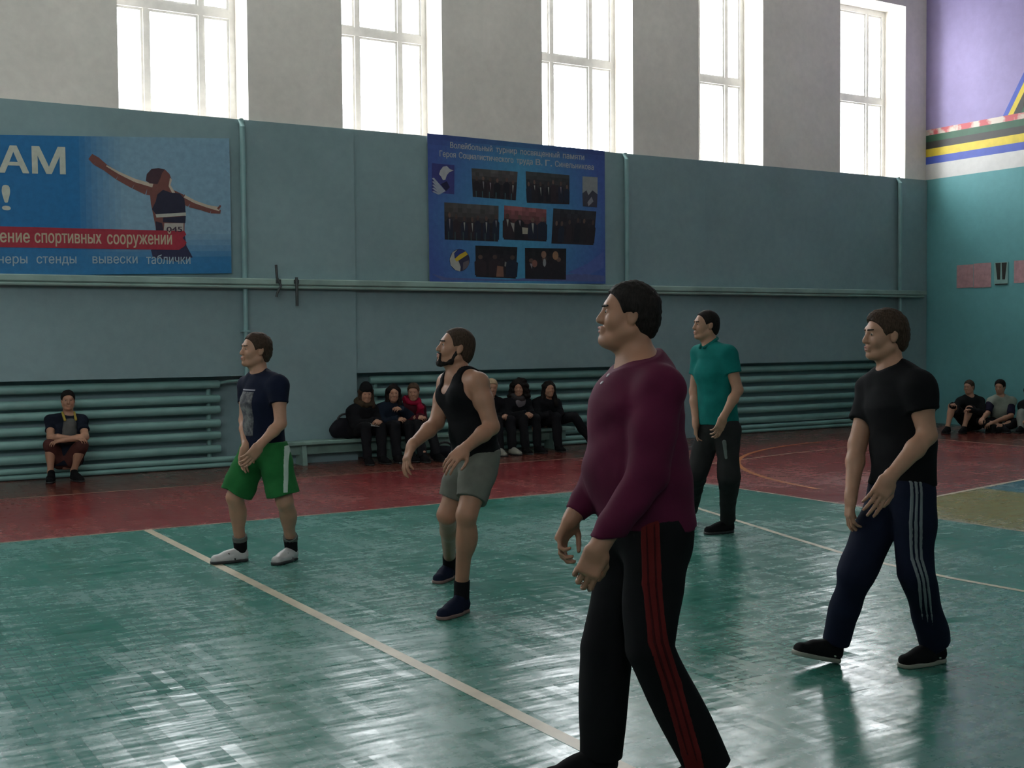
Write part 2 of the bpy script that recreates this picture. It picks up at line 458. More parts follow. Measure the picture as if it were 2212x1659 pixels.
def windows():
    for i, (a, b, g) in enumerate([(a, b, WY+.5) for a, b in WIN]+[(a, b, YF-.4) for a, b in ADDED_WIN]):  # the list ends with the unseen windows added for their light
        wd = b-a
        r = empty('window_%d' % (i+1), ((a+b)/2, g, SILL)); tag(r, kind='structure')
        L = np.array([(a+b)/2, g, SILL])
        mb = MB(); T = 0.075
        mb.box((a, g-.04, SILL), (a+T, g+.05, WTOP)); mb.box((b-T, g-.04, SILL), (b, g+.05, WTOP))
        mb.box((a+T, g-.04, SILL), (b-T, g+.05, SILL+.07)); mb.box((a+T, g-.04, WTOP-.09), (b-T, g+.05, WTOP))
        mb.box((a+T, g-.05, 5.665), (b-T, g+.05, 5.775))
        ms = [a+wd*.285, a+wd*.72]
        for m in ms:
            mb.box((m-.03, g-.045, SILL+.07), (m+.03, g+.045, 5.665)); mb.box((m-.03, g-.045, 5.775), (m+.03, g+.045, WTOP-.09))
        f = mb.build('window_frame', M['frame'], r, loc=L); f.location = (0, 0, 0)
        k = MB()
        ed = [a+T, ms[0]-.03, ms[0]+.03, ms[1]-.03, ms[1]+.03, b-T]
        for z0, z1 in ((SILL+.07, 5.665), (5.775, WTOP-.09)):
            for e in range(3):
                p0, p1 = ed[2*e], ed[2*e+1]; s = .028
                for A, B in (((p0, g-.02, z0), (p0+s, g+.03, z1)), ((p1-s, g-.02, z0), (p1, g+.03, z1)), ((p0+s, g-.02, z0), (p1-s, g+.03, z0+s)), ((p0+s, g-.02, z1-s), (p1-s, g+.03, z1))):
                    k.box(A, B)
                pm = MB(); pm.add([(p0+s, g+.005, z0+s), (p1-s, g+.005, z0+s), (p1-s, g+.005, z1-s), (p0+s, g+.005, z1-s)], [(0, 1, 2, 3)])
                po = pm.build('window_pane', M['glass'], r, loc=L); po.location = (0, 0, 0)
        so = k.build('window_sash', M['frame'], r, loc=L); so.location = (0, 0, 0)
        ld = bpy.data.lights.new('daylight_portal', 'AREA'); ld.shape = 'RECTANGLE'; ld.size = wd; ld.size_y = WTOP-SILL
        ld.cycles.is_portal = True
        lo = bpy.data.objects.new('daylight_portal', ld); COL.objects.link(lo)
        lo.location = ((a+b)/2, g+(.14 if g > 0 else -.14), (SILL+WTOP)/2); lo.rotation_euler = (-math.pi/2 if g > 0 else math.pi/2, 0, 0)
windows()

def fittings():
    # long ledge (boxed rail) on the wall
    mb = MB(); mb.box((X0+.02, WY-.17, LZ-.05), (17.48, WY-.002, LZ+.03), bev=.012)
    mb.tube([(X0+.05, WY-.14, LZ-.075), (17.42, WY-.14, LZ-.075)], .022, 10)
    tag(mb.build('trim_1', M['ledge']), kind='structure')
    # riser pipes beside the bays
    for x, w_ in ((5.03, 'beside the athlete banner'), (10.94, 'right of the photo poster'), (16.88, 'in the room corner')):
        mb = MB(); mb.tube([(x, WY-.075, LZ+.03), (x, WY-.075, SILL-.10), (x, WY-.03, SILL-.01)], .035, 12)
        o = mb.build('riser_pipe', M['pipe'], smooth=True, loc=(x, WY-.05, LZ))
        tag(o, 'teal painted vertical heating pipe above the ledge '+w_, 'pipe')
        mb = MB(); mb.tube([(x, WY-.085, .10), (x, WY-.085, LZ-.10)], .03, 12)
        for z in (.6, 1.7): mb.box((x-.045, WY-.12, z-.012), (x+.045, WY-.001, z+.012))
        o = mb.build('riser_pipe', M['pipe'], smooth=True, loc=(x, WY-.05, 0.1))
        tag(o, 'teal painted vertical heating pipe below the ledge '+w_, 'pipe')
    # two iron hooks on the ledge
    for px, nm, sh in ((602, 'bent dark iron hook on the ledge, nearer the athlete banner', 0), (641, 'straight dark iron hook on the ledge, nearer the photo poster', 1)):
        r = ray(px, 610); p = CO+r*((WY-.19)/r[1])
        x = p[0]; mb = MB()
        if sh == 0: mb.tube([(x-.03, WY-.185, LZ+.20), (x-.02, WY-.187, LZ+.04), (x+.03, WY-.19, LZ-.06), (x-.02, WY-.19, LZ-.15), (x-.03, WY-.185, LZ-.2)], .017, 8)
        else: mb.tube([(x, WY-.185, LZ+.05), (x, WY-.19, LZ-.10), (x, WY-.19, LZ-.31)], .02, 8)
        mb.box((x-.03, WY-.195, LZ-.03), (x+.03, WY-.165, LZ+.02))
        tag(mb.build('hook', M['iron'], loc=(x, WY-.18, LZ)), nm, 'hook')
    # radiators: stacks of fat horizontal tubes
    ZA = [1.04, .86, .725, .555, .405, .235]
    ZB = [1.04, .875, .71, .54, .375, .21]
    for (a, b), zs, lab in (((0.75, 4.74), ZA, 'teal tube radiator behind the squatting boy'), ((6.78, 10.82), ZB, 'teal tube radiator behind the girls on the bench'),
                            ((12.75, 16.6), ZB, 'teal tube radiator behind the green polo player, nearest the corner')):
        r = empty('radiator', ((a+b)/2, WY+.1, 0)); tag(r, lab, 'radiator', 'tube radiators in the wall niches'); L = V((a+b)/2, WY+.1, 0)
        for z in zs:
            mb = MB(); R_ = .052
            mb.tube([(a, WY+.10, z), (a+.004, WY+.10, z), (a+.02, WY+.10, z), (b-.02, WY+.10, z), (b-.004, WY+.10, z), (b, WY+.10, z)], [R_*.55, R_*.85, R_, R_, R_*.85, R_*.55], 20)
            o = mb.build('tube', M['rad'], r, True, loc=L); o.location = (0, 0, 0)
        for x in (a+.12, b-.12):
            mb = MB(); mb.tube([(x, WY+.175, .02), (x, WY+.175, zs[0])], .03, 10)
            o = mb.build('header', M['rad'], r, True, loc=L); o.location = (0, 0, 0)
        for z, rr in ((.105, .034), (.035, .03)):
            mb = MB(); mb.tube([(a-.05, WY+.07, z), (b+.2, WY+.07, z)], rr, 14)
            o = mb.build('feed_pipe', M['rad'], r, True, loc=L); o.location = (0, 0, 0)
        mb = MB(); mb.tube([(b-.02, WY+.10, zs[0]+.01), (b+.12, WY+.10, zs[0]+.035), (b+.28, WY+.05, zs[0]+.045)], .018, 10)
        o = mb.build('connecting_pipe', M['rad'], r, True, loc=L); o.location = (0, 0, 0)
fittings()

# ------------------------------------------------------------------ printed things
def text_mesh(txt, size, bold=0.0):
    from mathutils.geometry import tessellate_polygon
    cu = bpy.data.curves.new('lettering', 'FONT'); cu.body = txt; cu.size = size; cu.align_x = 'LEFT'
    cu.resolution_u = 3; cu.fill_mode = 'NONE'
    to = bpy.data.objects.new('lettering', cu); COL.objects.link(to)
    dg = bpy.context.evaluated_depsgraph_get(); dg.update()
    me = bpy.data.meshes.new_from_object(to.evaluated_get(dg))
    co = [tuple(q.co)[:2] for q in me.vertices]
    nb = {}
    for e in me.edges:
        a, b = e.vertices; nb.setdefault(a, []).append(b); nb.setdefault(b, []).append(a)
    bpy.data.objects.remove(to); bpy.data.curves.remove(cu); bpy.data.meshes.remove(me)
    loops = []; seen = set()
    for s0 in sorted(nb):
        if s0 in seen: continue
        lp = [s0]; seen.add(s0); cur = s0
        while True:
            nx = [q for q in nb[cur] if q not in seen]
            if not nx: break
            cur = min(nx) if len(lp) == 1 else nx[0]; lp.append(cur); seen.add(cur)
        if len(lp) > 2: loops.append(lp)
    def cross(p, q, r, s):
        o = lambda a, b, c: (b[0]-a[0])*(c[1]-a[1])-(b[1]-a[1])*(c[0]-a[0])
        return o(p, q, r)*o(p, q, s) < 0 and o(r, s, p)*o(r, s, q) < 0
    for lp in loops:           # strokes that overlap their own stem: pull the ends back to the stem's edge
        n = len(lp); E_ = [(lp[i], lp[(i+1) % n]) for i in range(n)]
        for i in range(n):
            for j in range(i+2, n):
                (a, c), (d, e) = E_[i], E_[j]
                if len({a, c, d, e}) < 4 or not cross(co[a], co[c], co[d], co[e]): continue
                for (s_, t_), (u_, w_) in (((a, c), (d, e)), ((d, e), (a, c))):
                    if abs(co[s_][0]-co[t_][0]) < 1e-4:
                        k = min((u_, w_), key=lambda q: abs(co[q][0]-co[s_][0])); f_ = w_ if k == u_ else u_
                        co[k] = (co[s_][0]+(.002 if co[f_][0] > co[s_][0] else -.002), co[k][1])
    def area(lp): return sum(co[lp[i]][0]*co[lp[(i+1) % len(lp)]][1]-co[lp[(i+1) % len(lp)]][0]*co[lp[i]][1] for i in range(len(lp)))/2
    def inside(p, lp):
        r = False
        for i in range(len(lp)):
            (x1, y1), (x2, y2) = co[lp[i]], co[lp[(i+1) % len(lp)]]
            if (y1 > p[1]) != (y2 > p[1]) and p[0] < (x2-x1)*(p[1]-y1)/(y2-y1)+x1: r = not r
        return r
    if not loops: return np.zeros((0, 3)), []
    big = max(loops, key=lambda q: abs(area(q))); sg = 1 if area(big) > 0 else -1
    holes = [q for q in loops if area(q)*sg <= 0 and any(inside(co[q[0]], o) and inside(co[q[len(q)//2]], o) for o in loops if o is not q)]; outs = [q for q in loops if q not in holes]
    V_, F_ = [], []
    for i, o in enumerate(outs):
        hs = [h for h in holes if all(inside(co[k], o) for k in h[::max(1, len(h)//4)])]
        polys = [o]+hs; flat = [k for q in polys for k in q]; n = len(V_)
        V_ += [(co[k][0], co[k][1], 0.0) for k in flat]
        for t in tessellate_polygon([[Vector((co[k][0], co[k][1], 0)) for k in q] for q in polys]):
            a, b, c = t
            ar = (co[flat[b]][0]-co[flat[a]][0])*(co[flat[c]][1]-co[flat[a]][1])-(co[flat[c]][0]-co[flat[a]][0])*(co[flat[b]][1]-co[flat[a]][1])
            F_.append((n+a, n+b, n+c) if ar > 0 else (n+a, n+c, n+b))
    return np.array(V_), F_

class Print:                   # flat ink on a sheet; u,v in metres on the sheet, mapped by fn(u,v,h)
    def __init__(s, fn): s.fn = fn; s.v = []; s.f = []; s.c = []; s.h = 0.002
    def poly(s, pts, c, h=None):
        n = len(s.v); h = s.h if h is None else h
        s.v += [s.fn(u, v, h) for u, v in pts]; s.f.append(list(range(n, n+len(pts)))); s.c.append(c)
    def rect(s, u0, v0, u1, v1, c, h=None): s.poly([(u0, v0), (u1, v0), (u1, v1), (u0, v1)], c, h)
    def ell(s, cu, cv, a, b, c, h=None, n=14, t0=0, t1=2*math.pi, rot=0):
        ts = np.linspace(t0, t1, n, endpoint=abs(t1-t0) < 6.28)
        s.poly([(cu+a*math.cos(t)*math.cos(rot)-b*math.sin(t)*math.sin(rot), cv+a*math.cos(t)*math.sin(rot)+b*math.sin(t)*math.cos(rot)) for t in ts], c, h)
    def strip(s, pts, ws, c, h=None):
        pts = [np.array(p, float) for p in pts]; L = []; R = []
        for i, p in enumerate(pts):
            d = nrm(pts[min(i+1, len(pts)-1)]-pts[max(i-1, 0)]); n = np.array([-d[1], d[0]])*ws[i]/2
            L.append(tuple(p+n)); R.append(tuple(p-n))
        for i in range(len(pts)-1): s.poly([L[i], R[i], R[i+1], L[i+1]], c, h)
        s.ell(*pts[0], ws[0]/2, ws[0]/2, c, h); s.ell(*pts[-1], ws[-1]/2, ws[-1]/2, c, h)
    def text(s, txt, u0, u1, v0, size, c, bold=0.0, h=None, slope=0.0):
        v, f = text_mesh(txt, 1.0, bold)
        if not len(v): return
        mn, mx = v[:, 0].min(), v[:, 0].max(); n = len(s.v); h = s.h if h is None else h
        # heavier strokes: the same outline laid down again, slightly shifted
        sh = [(0, 0)] if bold <= 0 else [(-bold, -bold*.4), (bold, bold*.4), (-bold, bold*.4), (bold, -bold*.4), (0, 0)]
        for j, (du, dv) in enumerate(sh):
            n = len(s.v)
            for q in v:
                u = u0+(q[0]+du-mn)/(mx-mn)*(u1-u0)
                s.v.append(s.fn(u, v0+(q[1]+dv)*size+slope*(u-u0), h+j*.00012))
            for p in f: s.f.append([n+i for i in p]); s.c.append(c)
    def build(s, name, parent, m, loc):
        o = mesh(name, s.v, s.f, m, parent, loc=loc, col=s.c); o.location = (0, 0, 0)
        return o

def wall_xz(px, py, y):
    r = ray(px, py); p = CO+r*(y/r[1]); return p[0], p[2]

def curved_sheet(fn, U, Vv, nu, nv, colfn, name, parent, m, loc, two=True):
    vs = []; fs = []; cs = []
    for i in range(nu+1):
        for j in range(nv+1): vs.append(fn(U[0]+(U[1]-U[0])*i/nu, Vv[0]+(Vv[1]-Vv[0])*j/nv, 0.0))
    for i in range(nu):
        for j in range(nv):
            k = i*(nv+1)+j; fs.append((k, k+nv+1, k+nv+2, k+1))
            cs.append(colfn((i+.5)/nu, (j+.5)/nv))
    n = len(vs); 
    for i in range(nu+1):
        for j in range(nv+1): vs.append(fn(U[0]+(U[1]-U[0])*i/nu, Vv[0]+(Vv[1]-Vv[0])*j/nv, -0.004))
    fs += [tuple(n+q for q in reversed(f)) for f in fs[:nu*nv]]; cs += [(.3, .3, .3)]*(nu*nv)
    o = mesh(name, vs, fs, m, parent, True, loc, col=cs)
    if parent: o.location = (0, 0, 0)
    return o
def lerp(a, b, t):
    t = max(0, min(1, t)); return tuple(x+(y-x)*t for x, y in zip(a, b))

def athlete_banner():
    Y = WY-0.05
    BL, BR = 0.9, 4.87
    def top(x): return 3.905+(x-2.2)*0.063
    def bot(x): return 2.335+(x-2.2)*0.03
    # u = world x, v = 0..1 up the sheet
    def fn(u, v, h):
        z = bot(u)+v*(top(u)-bot(u)); return (u, Y+0.008*math.sin(u*2.3)*math.sin(v*3.1)-h, z)
    root = empty('banner', ((BL+BR)/2, Y, bot(3))); L = V((BL+BR)/2, Y, bot(3))
    tag(root, 'wide blue sports banner of a runner with spread arms, left of the photo poster', 'banner')
    def bgc(a, b):
        x = BL+a*(BR-BL)
        deep = (0.018, 0.155, 0.36); pale = (0.20, 0.34, 0.44)
        c = lerp(deep, pale, (x-3.05)/0.55)
        if b < 0.30: c = lerp((0.03, 0.17, 0.36), c, (b-0.10)/0.2)
        return c
    curved_sheet(fn, (BL, BR), (0, 1), 60, 24, bgc, 'sheet', root, M['print'], L)
    def P(px, py):
        x, z = wall_xz(px, py, Y); return (x, (z-bot(x))/(top(x)-bot(x)))
    ink = (0.50, 0.53, 0.45); red = (0.33, 0.03, 0.05)
    # runner
    pr = Print(fn); pr.h = .003
    def strip(pp, ws, c, h):
        q = [P(*p) for p in pp]
        for i in range(len(pp)-1):
            (x0, y0), (x1, y1) = pp[i], pp[i+1]; d = nrm((x1-x0, y1-y0)); n = np.array([-d[1], d[0]])
            A, B = np.array(pp[i]), np.array(pp[i+1])
            pr.poly([P(*(A+n*ws[i]/2)), P(*(A-n*ws[i]/2)), P(*(B-n*ws[i+1]/2)), P(*(B+n*ws[i+1]/2))], c, h)
    def poly(pp, c, h): pr.poly([P(*p) for p in pp], c, h)
    sk = (0.17, 0.065, 0.055); lt = (0.50, 0.42, 0.33); top_c = (0.022, 0.022, 0.045)
    strip([(195, 338), (208, 348), (228, 362), (255, 380), (290, 398), (318, 408), (345, 412)], [14, 19, 14, 17, 20, 26, 26], sk, .003)
    strip([(230, 358), (258, 374), (292, 390), (330, 401)], [3, 5, 7, 8], lt, .0036)
    strip([(392, 428), (410, 440), (435, 447), (455, 455), (476, 458)], [20, 16, 15, 12, 8], sk, .003)
    strip([(398, 424), (420, 436), (448, 446), (474, 452)], [6, 6, 6, 9], lt, .0036)
    strip([(470, 452), (476, 444)], [5, 4], sk, .0037)
    poly([(322, 402), (352, 400), (395, 420), (400, 445), (398, 500), (404, 540), (340, 540), (336, 490), (326, 440)], sk, .0031)
    poly([(340, 420), (352, 410), (368, 416), (388, 418), (398, 430), (401, 462), (372, 464), (338, 464), (328, 452), (336, 436)], top_c, .0039)
    poly([(336, 463), (401, 459), (402, 466), (338, 470)], (0.42, 0.42, 0.36), .0042)
    poly([(352, 470), (401, 467), (400, 482), (352, 480)], top_c, .0042)
    poly([(355, 482), (396, 482), (396, 505), (353, 502)], (0.40, 0.38, 0.34), .0042)
    poly([(336, 478), (350, 482), (354, 502), (337, 500)], (0.03, 0.02, 0.04), .0043)
    poly([(316, 388), (318, 376), (328, 366), (342, 364), (356, 366), (366, 376), (370, 386), (368, 398), (364, 412), (348, 412), (336, 402), (322, 394)], sk, .0033)
    poly([(315, 390), (317, 376), (327, 365), (342, 363), (356, 366), (350, 374), (346, 386), (340, 398), (322, 396)], (0.06, 0.03, 0.04), .0037)
    poly([(367, 384), (371, 388), (368, 400), (378, 416), (372, 418), (364, 402)], lt, .0038)
    poly([(398, 500), (402, 530), (416, 556), (384, 566), (330, 556), (326, 540)], (0.03, 0.03, 0.07), .0032)
    pr.build('printed_athlete', root, M['print'], L)
    # race number on the bib
    pb = Print(fn); x0, v0 = P(360, 501); x1, _ = P(393, 501)
    pb.text('045', x0, x1, v0, 0.085/(1.6), (0.05, 0.03, 0.05), 0.02, .0047); pb.build('bib_number', root, M['print'], L)
    # red ribbon
    rb = Print(fn); rb.h = .005
    for i in range(30):
        x0 = -200+586*i/30; x1 = -200+586*(i+1)/30
        e0 = lambda x: 484+(x+200)*.0252; e1 = lambda x: 531+(x+200)*.0154
        rb.poly([P(x0, e1(x0)), P(x1, e1(x1)), P(x1, e0(x1)), P(x0, e0(x0))], red, .005)
    rb.poly([P(386, 540), P(398, 532), P(403, 524), P(394, 514), P(402, 507), P(398, 499), P(386, 498.8)], red, .005)
    rb.build('red_ribbon', root, M['print'], L)
    def tx(name, s, pxa, pya, pxb, pyb, hpx, bold, c, cap=0.72):
        t = Print(fn); ua, va = P(pxa, pya); ub, vb = P(pxb, pyb)
        _, vt = P(pxa, pya-hpx)
        t.text(s, ua, ub, va, (vt-va)/cap, c, bold, .006, (vb-va)/(ub-ua)); t.build(name, root, M['print'], L)
    tx('headline_lettering', 'КАМ', -62, 371, 140, 376, 58, .022, ink)
    tx('exclamation_mark', '!', 5, 453, 22, 454, 56, .008, ink)
    tx('ribbon_lettering', 'ение', 0, 523, 64, 524, 27, .018, (0.46, 0.40, 0.28))
    tx('ribbon_lettering', 'спортивных', 75, 524, 219, 526, 27, .018, (0.46, 0.40, 0.28))
    tx('ribbon_lettering', 'сооружений', 232, 527, 371, 528, 27, .018, (0.46, 0.40, 0.28))
    g = (0.33, 0.43, 0.48)
    tx('bottom_lettering', 'неры', -4, 569, 59, 569, 20, .006, g, .72); tx('bottom_lettering', 'стенды', 79, 569, 165, 569, 20, .006, g, .72)
    tx('bottom_lettering', 'вывески', 200, 569, 297, 569, 20, .006, g, .72); tx('bottom_lettering', 'таблички', 316, 570, 411, 570, 20, .006, g, .72)
athlete_banner()

def photo_poster():
    Y = WY-0.04
    A = [wall_xz(*p, Y) for p in ((923, 288), (1306, 326), (1308, 613), (928, 613))]   # tl tr br bl
    def fn(u, v, h):           # u 0..1 right, v 0..1 up
        x = (A[0][0]*(1-u)+A[1][0]*u)*v+(A[3][0]*(1-u)+A[2][0]*u)*(1-v)
        z = (A[0][1]*(1-u)+A[1][1]*u)*v+(A[3][1]*(1-u)+A[2][1]*u)*(1-v)
        return (x, Y+0.006*math.sin(u*9)*math.sin(v*4)-h, z)
    L = V(9.1, Y, 2.36)
    root = empty('poster', tuple(L)); tag(root, 'blue tournament poster with seven group photographs, hung below the third window', 'poster')
    def bgc(a, b):
        c = lerp((0.055, 0.10, 0.32), (0.06, 0.25, 0.42), 1-abs(a-.5)*2.2-abs(b-.45)*.6+.25)
        return lerp(c, (0.035, 0.05, 0.17), (b-.90)/.15)
    curved_sheet(fn, (0, 1), (0, 1), 40, 28, bgc, 'sheet', root, M['print'], L)
    def P(cx, cy):             # from the zoomed crop: 4.608 px per photo px, origin (900,270)
        px, py = 900+cx/4.608, 270+cy/4.608
        x, z = wall_xz(px, py, Y)
        u, v = .5, .5
        for _ in range(12):
            X, _y, Z = fn(u, v, 0); u += (x-X)/2.95; v += (z-Z)/2.0
        return (u, v)
    def group_photo(c, sky, men, seed, shirts=True, floorc=None):
        (x0, y0), (x1, y1), (x2, y2), (x3, y3) = c       # tl tr br bl in crop px
        pr = Print(fn); rnd = random.Random(seed)
        def Q(s, t): return P((x0*(1-s)+x1*s)*(1-t)+(x3*(1-s)+x2*s)*t, (y0*(1-s)+y1*s)*(1-t)+(y3*(1-s)+y2*s)*t)
        nn = 12
        base = (0.022, 0.016, 0.02)
        for i in range(nn):
            for j in range(8):
                t = (j+.5)/8; cc = lerp(sky, base, t*1.7)
                k = rnd.uniform(.75, 1.25); pr.poly([Q(i/nn, j/8), Q((i+1)/nn, j/8), Q((i+1)/nn, (j+1)/8), Q(i/nn, (j+1)/8)], tuple(q*k for q in cc), .002)
        for i in range(men):
            s = (i+.5+rnd.uniform(-.2, .2))/men; w_ = .42/men; tp = rnd.uniform(.28, .42)
            dk = rnd.choice([(.012, .012, .016), (.02, .016, .02), (.03, .02, .024), (.016, .02, .035)])
            pr.poly([Q(s-w_, .95), Q(s-w_*1.05, tp+.16), Q(s-w_*.4, tp+.08), Q(s+w_*.4, tp+.08), Q(s+w_*1.05, tp+.16), Q(s+w_, .95)], dk, .0026+.0001*i)
            hd = [Q(s+w_*.42*math.cos(a), tp+.075*math.sin(a)) for a in np.linspace(0, 2*math.pi, 9)[:-1]]
            pr.poly(hd, rnd.choice([(.10, .06, .05), (.075, .045, .04), (.14, .085, .065)]), .0036+.0001*i)
            if shirts and rnd.random() < .6:
                pr.poly([Q(s-w_*.25, tp+.10), Q(s+w_*.25, tp+.10), Q(s+w_*.1, tp+rnd.uniform(.25, .42))], rnd.choice([(.30, .31, .27), (.2, .19, .2), (.22, .18, .2)]), .0046)
            if floorc: pr.poly([Q(s-w_*.5, .78), Q(s-w_*.2, .78), Q(s-w_*.2, 1), Q(s-w_*.5, 1)], floorc, .0047)
        return pr
    K = [([(545, 430), (1005, 465), (985, 750), (560, 715)], (.09, .085, .08), 6, 1, True, (.05, .10, .11), 'printed photo of men in suits beside the white emblem'),
         ([(1085, 460), (1520, 500), (1520, 790), (1095, 775)], (.05, .055, .055), 7, 2, True, None, 'printed photo of a crowd in dark coats'),
         ([(275, 770), (815, 805), (810, 1160), (280, 1140)], (.085, .08, .075), 7, 3, True, (.04, .07, .07), 'printed photo of a long row of men'),
         ([(870, 800), (1290, 840), (1290, 1160), (865, 1140)], (.28, .10, .10), 4, 4, True, None, 'printed photo with red flags'),
         ([(1360, 830), (1790, 860), (1760, 1195), (1340, 1180)], (.03, .03, .035), 6, 5, False, None, 'printed photo of seated people'),
         ([(585, 1200), (1000, 1215), (985, 1530), (590, 1510)], (.012, .012, .014), 3, 6, False, None, 'very dark printed photo of two people'),
         ([(1075, 1225), (1490, 1230), (1485, 1540), (1080, 1530)], (.015, .014, .014), 3, 7, True, None, 'dark printed photo of three people')]
    for c, sky, n, sd, sh, fc, lab in K:
        pr = group_photo(c, sky, n, sd, sh, fc)
        if sd == 7:
            for ex, ey, a, b, cc in ((1262, 1290, 26, 36, (.24, .13, .09)), (1380, 1300, 30, 44, (.28, .16, .09)), (1172, 1380, 26, 38, (.18, .08, .06)), (1270, 1370, 16, 40, (.22, .24, .24))):
                pr.poly([P(ex+a*math.cos(t), ey+b*math.sin(t)) for t in np.linspace(0, 2*math.pi, 14)[:-1]], cc, .0055)
        if sd == 6: pr.poly([P(800, 1400), P(860, 1410), P(865, 1510), P(790, 1510)], (.20, .10, .07), .0055); pr.poly([P(875, 1360), P(892, 1365), P(885, 1410), P(872, 1405)], (.2, .18, .17), .0055)
        if sd == 4: pr.poly([P(1045, 1020), P(1105, 1025), P(1100, 1085), P(1050, 1085)], (.33, .32, .25), .0055); pr.poly([P(930, 970), P(970, 980), P(965, 1070)], (.26, .25, .23), .0055)
        o = pr.build('printed_photo', root, M['print'], L); o['label'] = lab
    em = Print(fn)
    em.poly([P(150, 380), P(375, 400), P(375, 690), P(150, 670)], (.045, .05, .19), .002)
    em.poly([P(262, 415), P(300, 408), P(330, 440), P(368, 452), P(325, 470), P(300, 500), P(285, 545), P(262, 550), P(240, 510), P(222, 490), P(235, 450)], (.40, .41, .42), .003)
    em.poly([P(240, 590), P(300, 560), P(330, 620), P(290, 660)], (.02, .02, .06), .0032)
    for i in range(5):
        a = 530+i*33; em.poly([P(152, a), P(172, a-4), P(290-i*12, a+130-i*26), P(262-i*12, a+135-i*26)], (.30, .33, .38), .003)
    em.build('white_emblem', root, M['print'], L)
    ce = Print(fn)
    ce.poly([P(1650, 512), P(1800, 520), P(1800, 690), P(1750, 650), P(1710, 700), P(1690, 650), P(1650, 680)], (.24, .26, .26), .003)
    ce.poly([P(1650, 680), P(1690, 650), P(1710, 700), P(1750, 650), P(1800, 690), P(1795, 820), P(1655, 810)], (.05, .05, .07), .003)
    ce.poly([P(1700, 770), P(1740, 715), P(1760, 760), P(1710, 810)], (.2, .2, .22), .0035)
    ce.build('printed_certificate', root, M['print'], L)
    vb = Print(fn); C = (428, 1345); R0 = 100
    def arc(pts, c, h): vb.poly([P(C[0]+R0*x, C[1]+R0*1.12*y) for x, y in pts], c, h)
    arc([(math.cos(t), math.sin(t)) for t in np.linspace(0, 2*math.pi, 28)[:-1]], (.03, .03, .06), .003)
    arc([(-.2, -.95), (-.7, -.7), (-.98, -.1), (-.9, .45), (-.4, .9), (.05, 1.0), (.1, .6), (-.1, .1), (-.5, -.2), (-.55, -.6)], (.36, .36, .33), .0035)
    arc([(-.5, -.1), (.0, -.5), (.6, -.78), (.82, -.5), (.3, -.2), (-.3, .15)], (.50, .36, .03), .0038)
    arc([(-.5, -.6), (-.1, -.95), (.4, -.9), (.6, -.78), (.0, -.5), (-.5, -.15)], (.03, .05, .2), .0038)
    arc([(.35, .2), (.9, .0), (.95, .35), (.7, .7), (.3, .9)], (.12, .10, .11), .0038)
    vb.build('printed_volleyball', root, M['print'], L)
    def tx(s, a, b, hpx, bold):
        t = Print(fn); (ua, va), (ub, vb_) = P(*a), P(*b); _, vt = P(a[0], a[1]-hpx)
        t.text(s, ua, ub, va, (vt-va)/.72, (.36, .38, .40), bold, .004, (vb_-va)/(ub-ua)); t.build('title_lettering', root, M['print'], L)
    for line_, (x0, y0), (x1, y1) in ((('Волейбольный', 'турнир', 'посвященный', 'памяти'), (332, 228), (1665, 350)), (('Героя', 'Социалистического', 'труда', 'В.', 'Г.', 'Синельникова'), (228, 312), (1760, 448))):
        tot = sum(len(q) for q in line_)+len(line_)-1; c0 = 0
        for q in line_:
            a, e = c0/tot, (c0+len(q))/tot; c0 += len(q)+1
            tx(q, (x0+(x1-x0)*a, y0+(y1-y0)*a), (x0+(x1-x0)*e, y0+(y1-y0)*e), 58, .02)
    wv = Print(fn)
    wv.poly([P(150, 1480), P(250, 1545), P(1870, 1560), P(1870, 1500), P(1600, 1480), P(900, 1540), P(300, 1520)], (.09, .11, .26), .0015)
    wv.poly([P(1500, 1470), P(1700, 1380), P(1860, 1260), P(1865, 1420), P(1700, 1500)], (.08, .12, .34), .0015)
    wv.build('printed_wave', root, M['print'], L)
photo_poster()

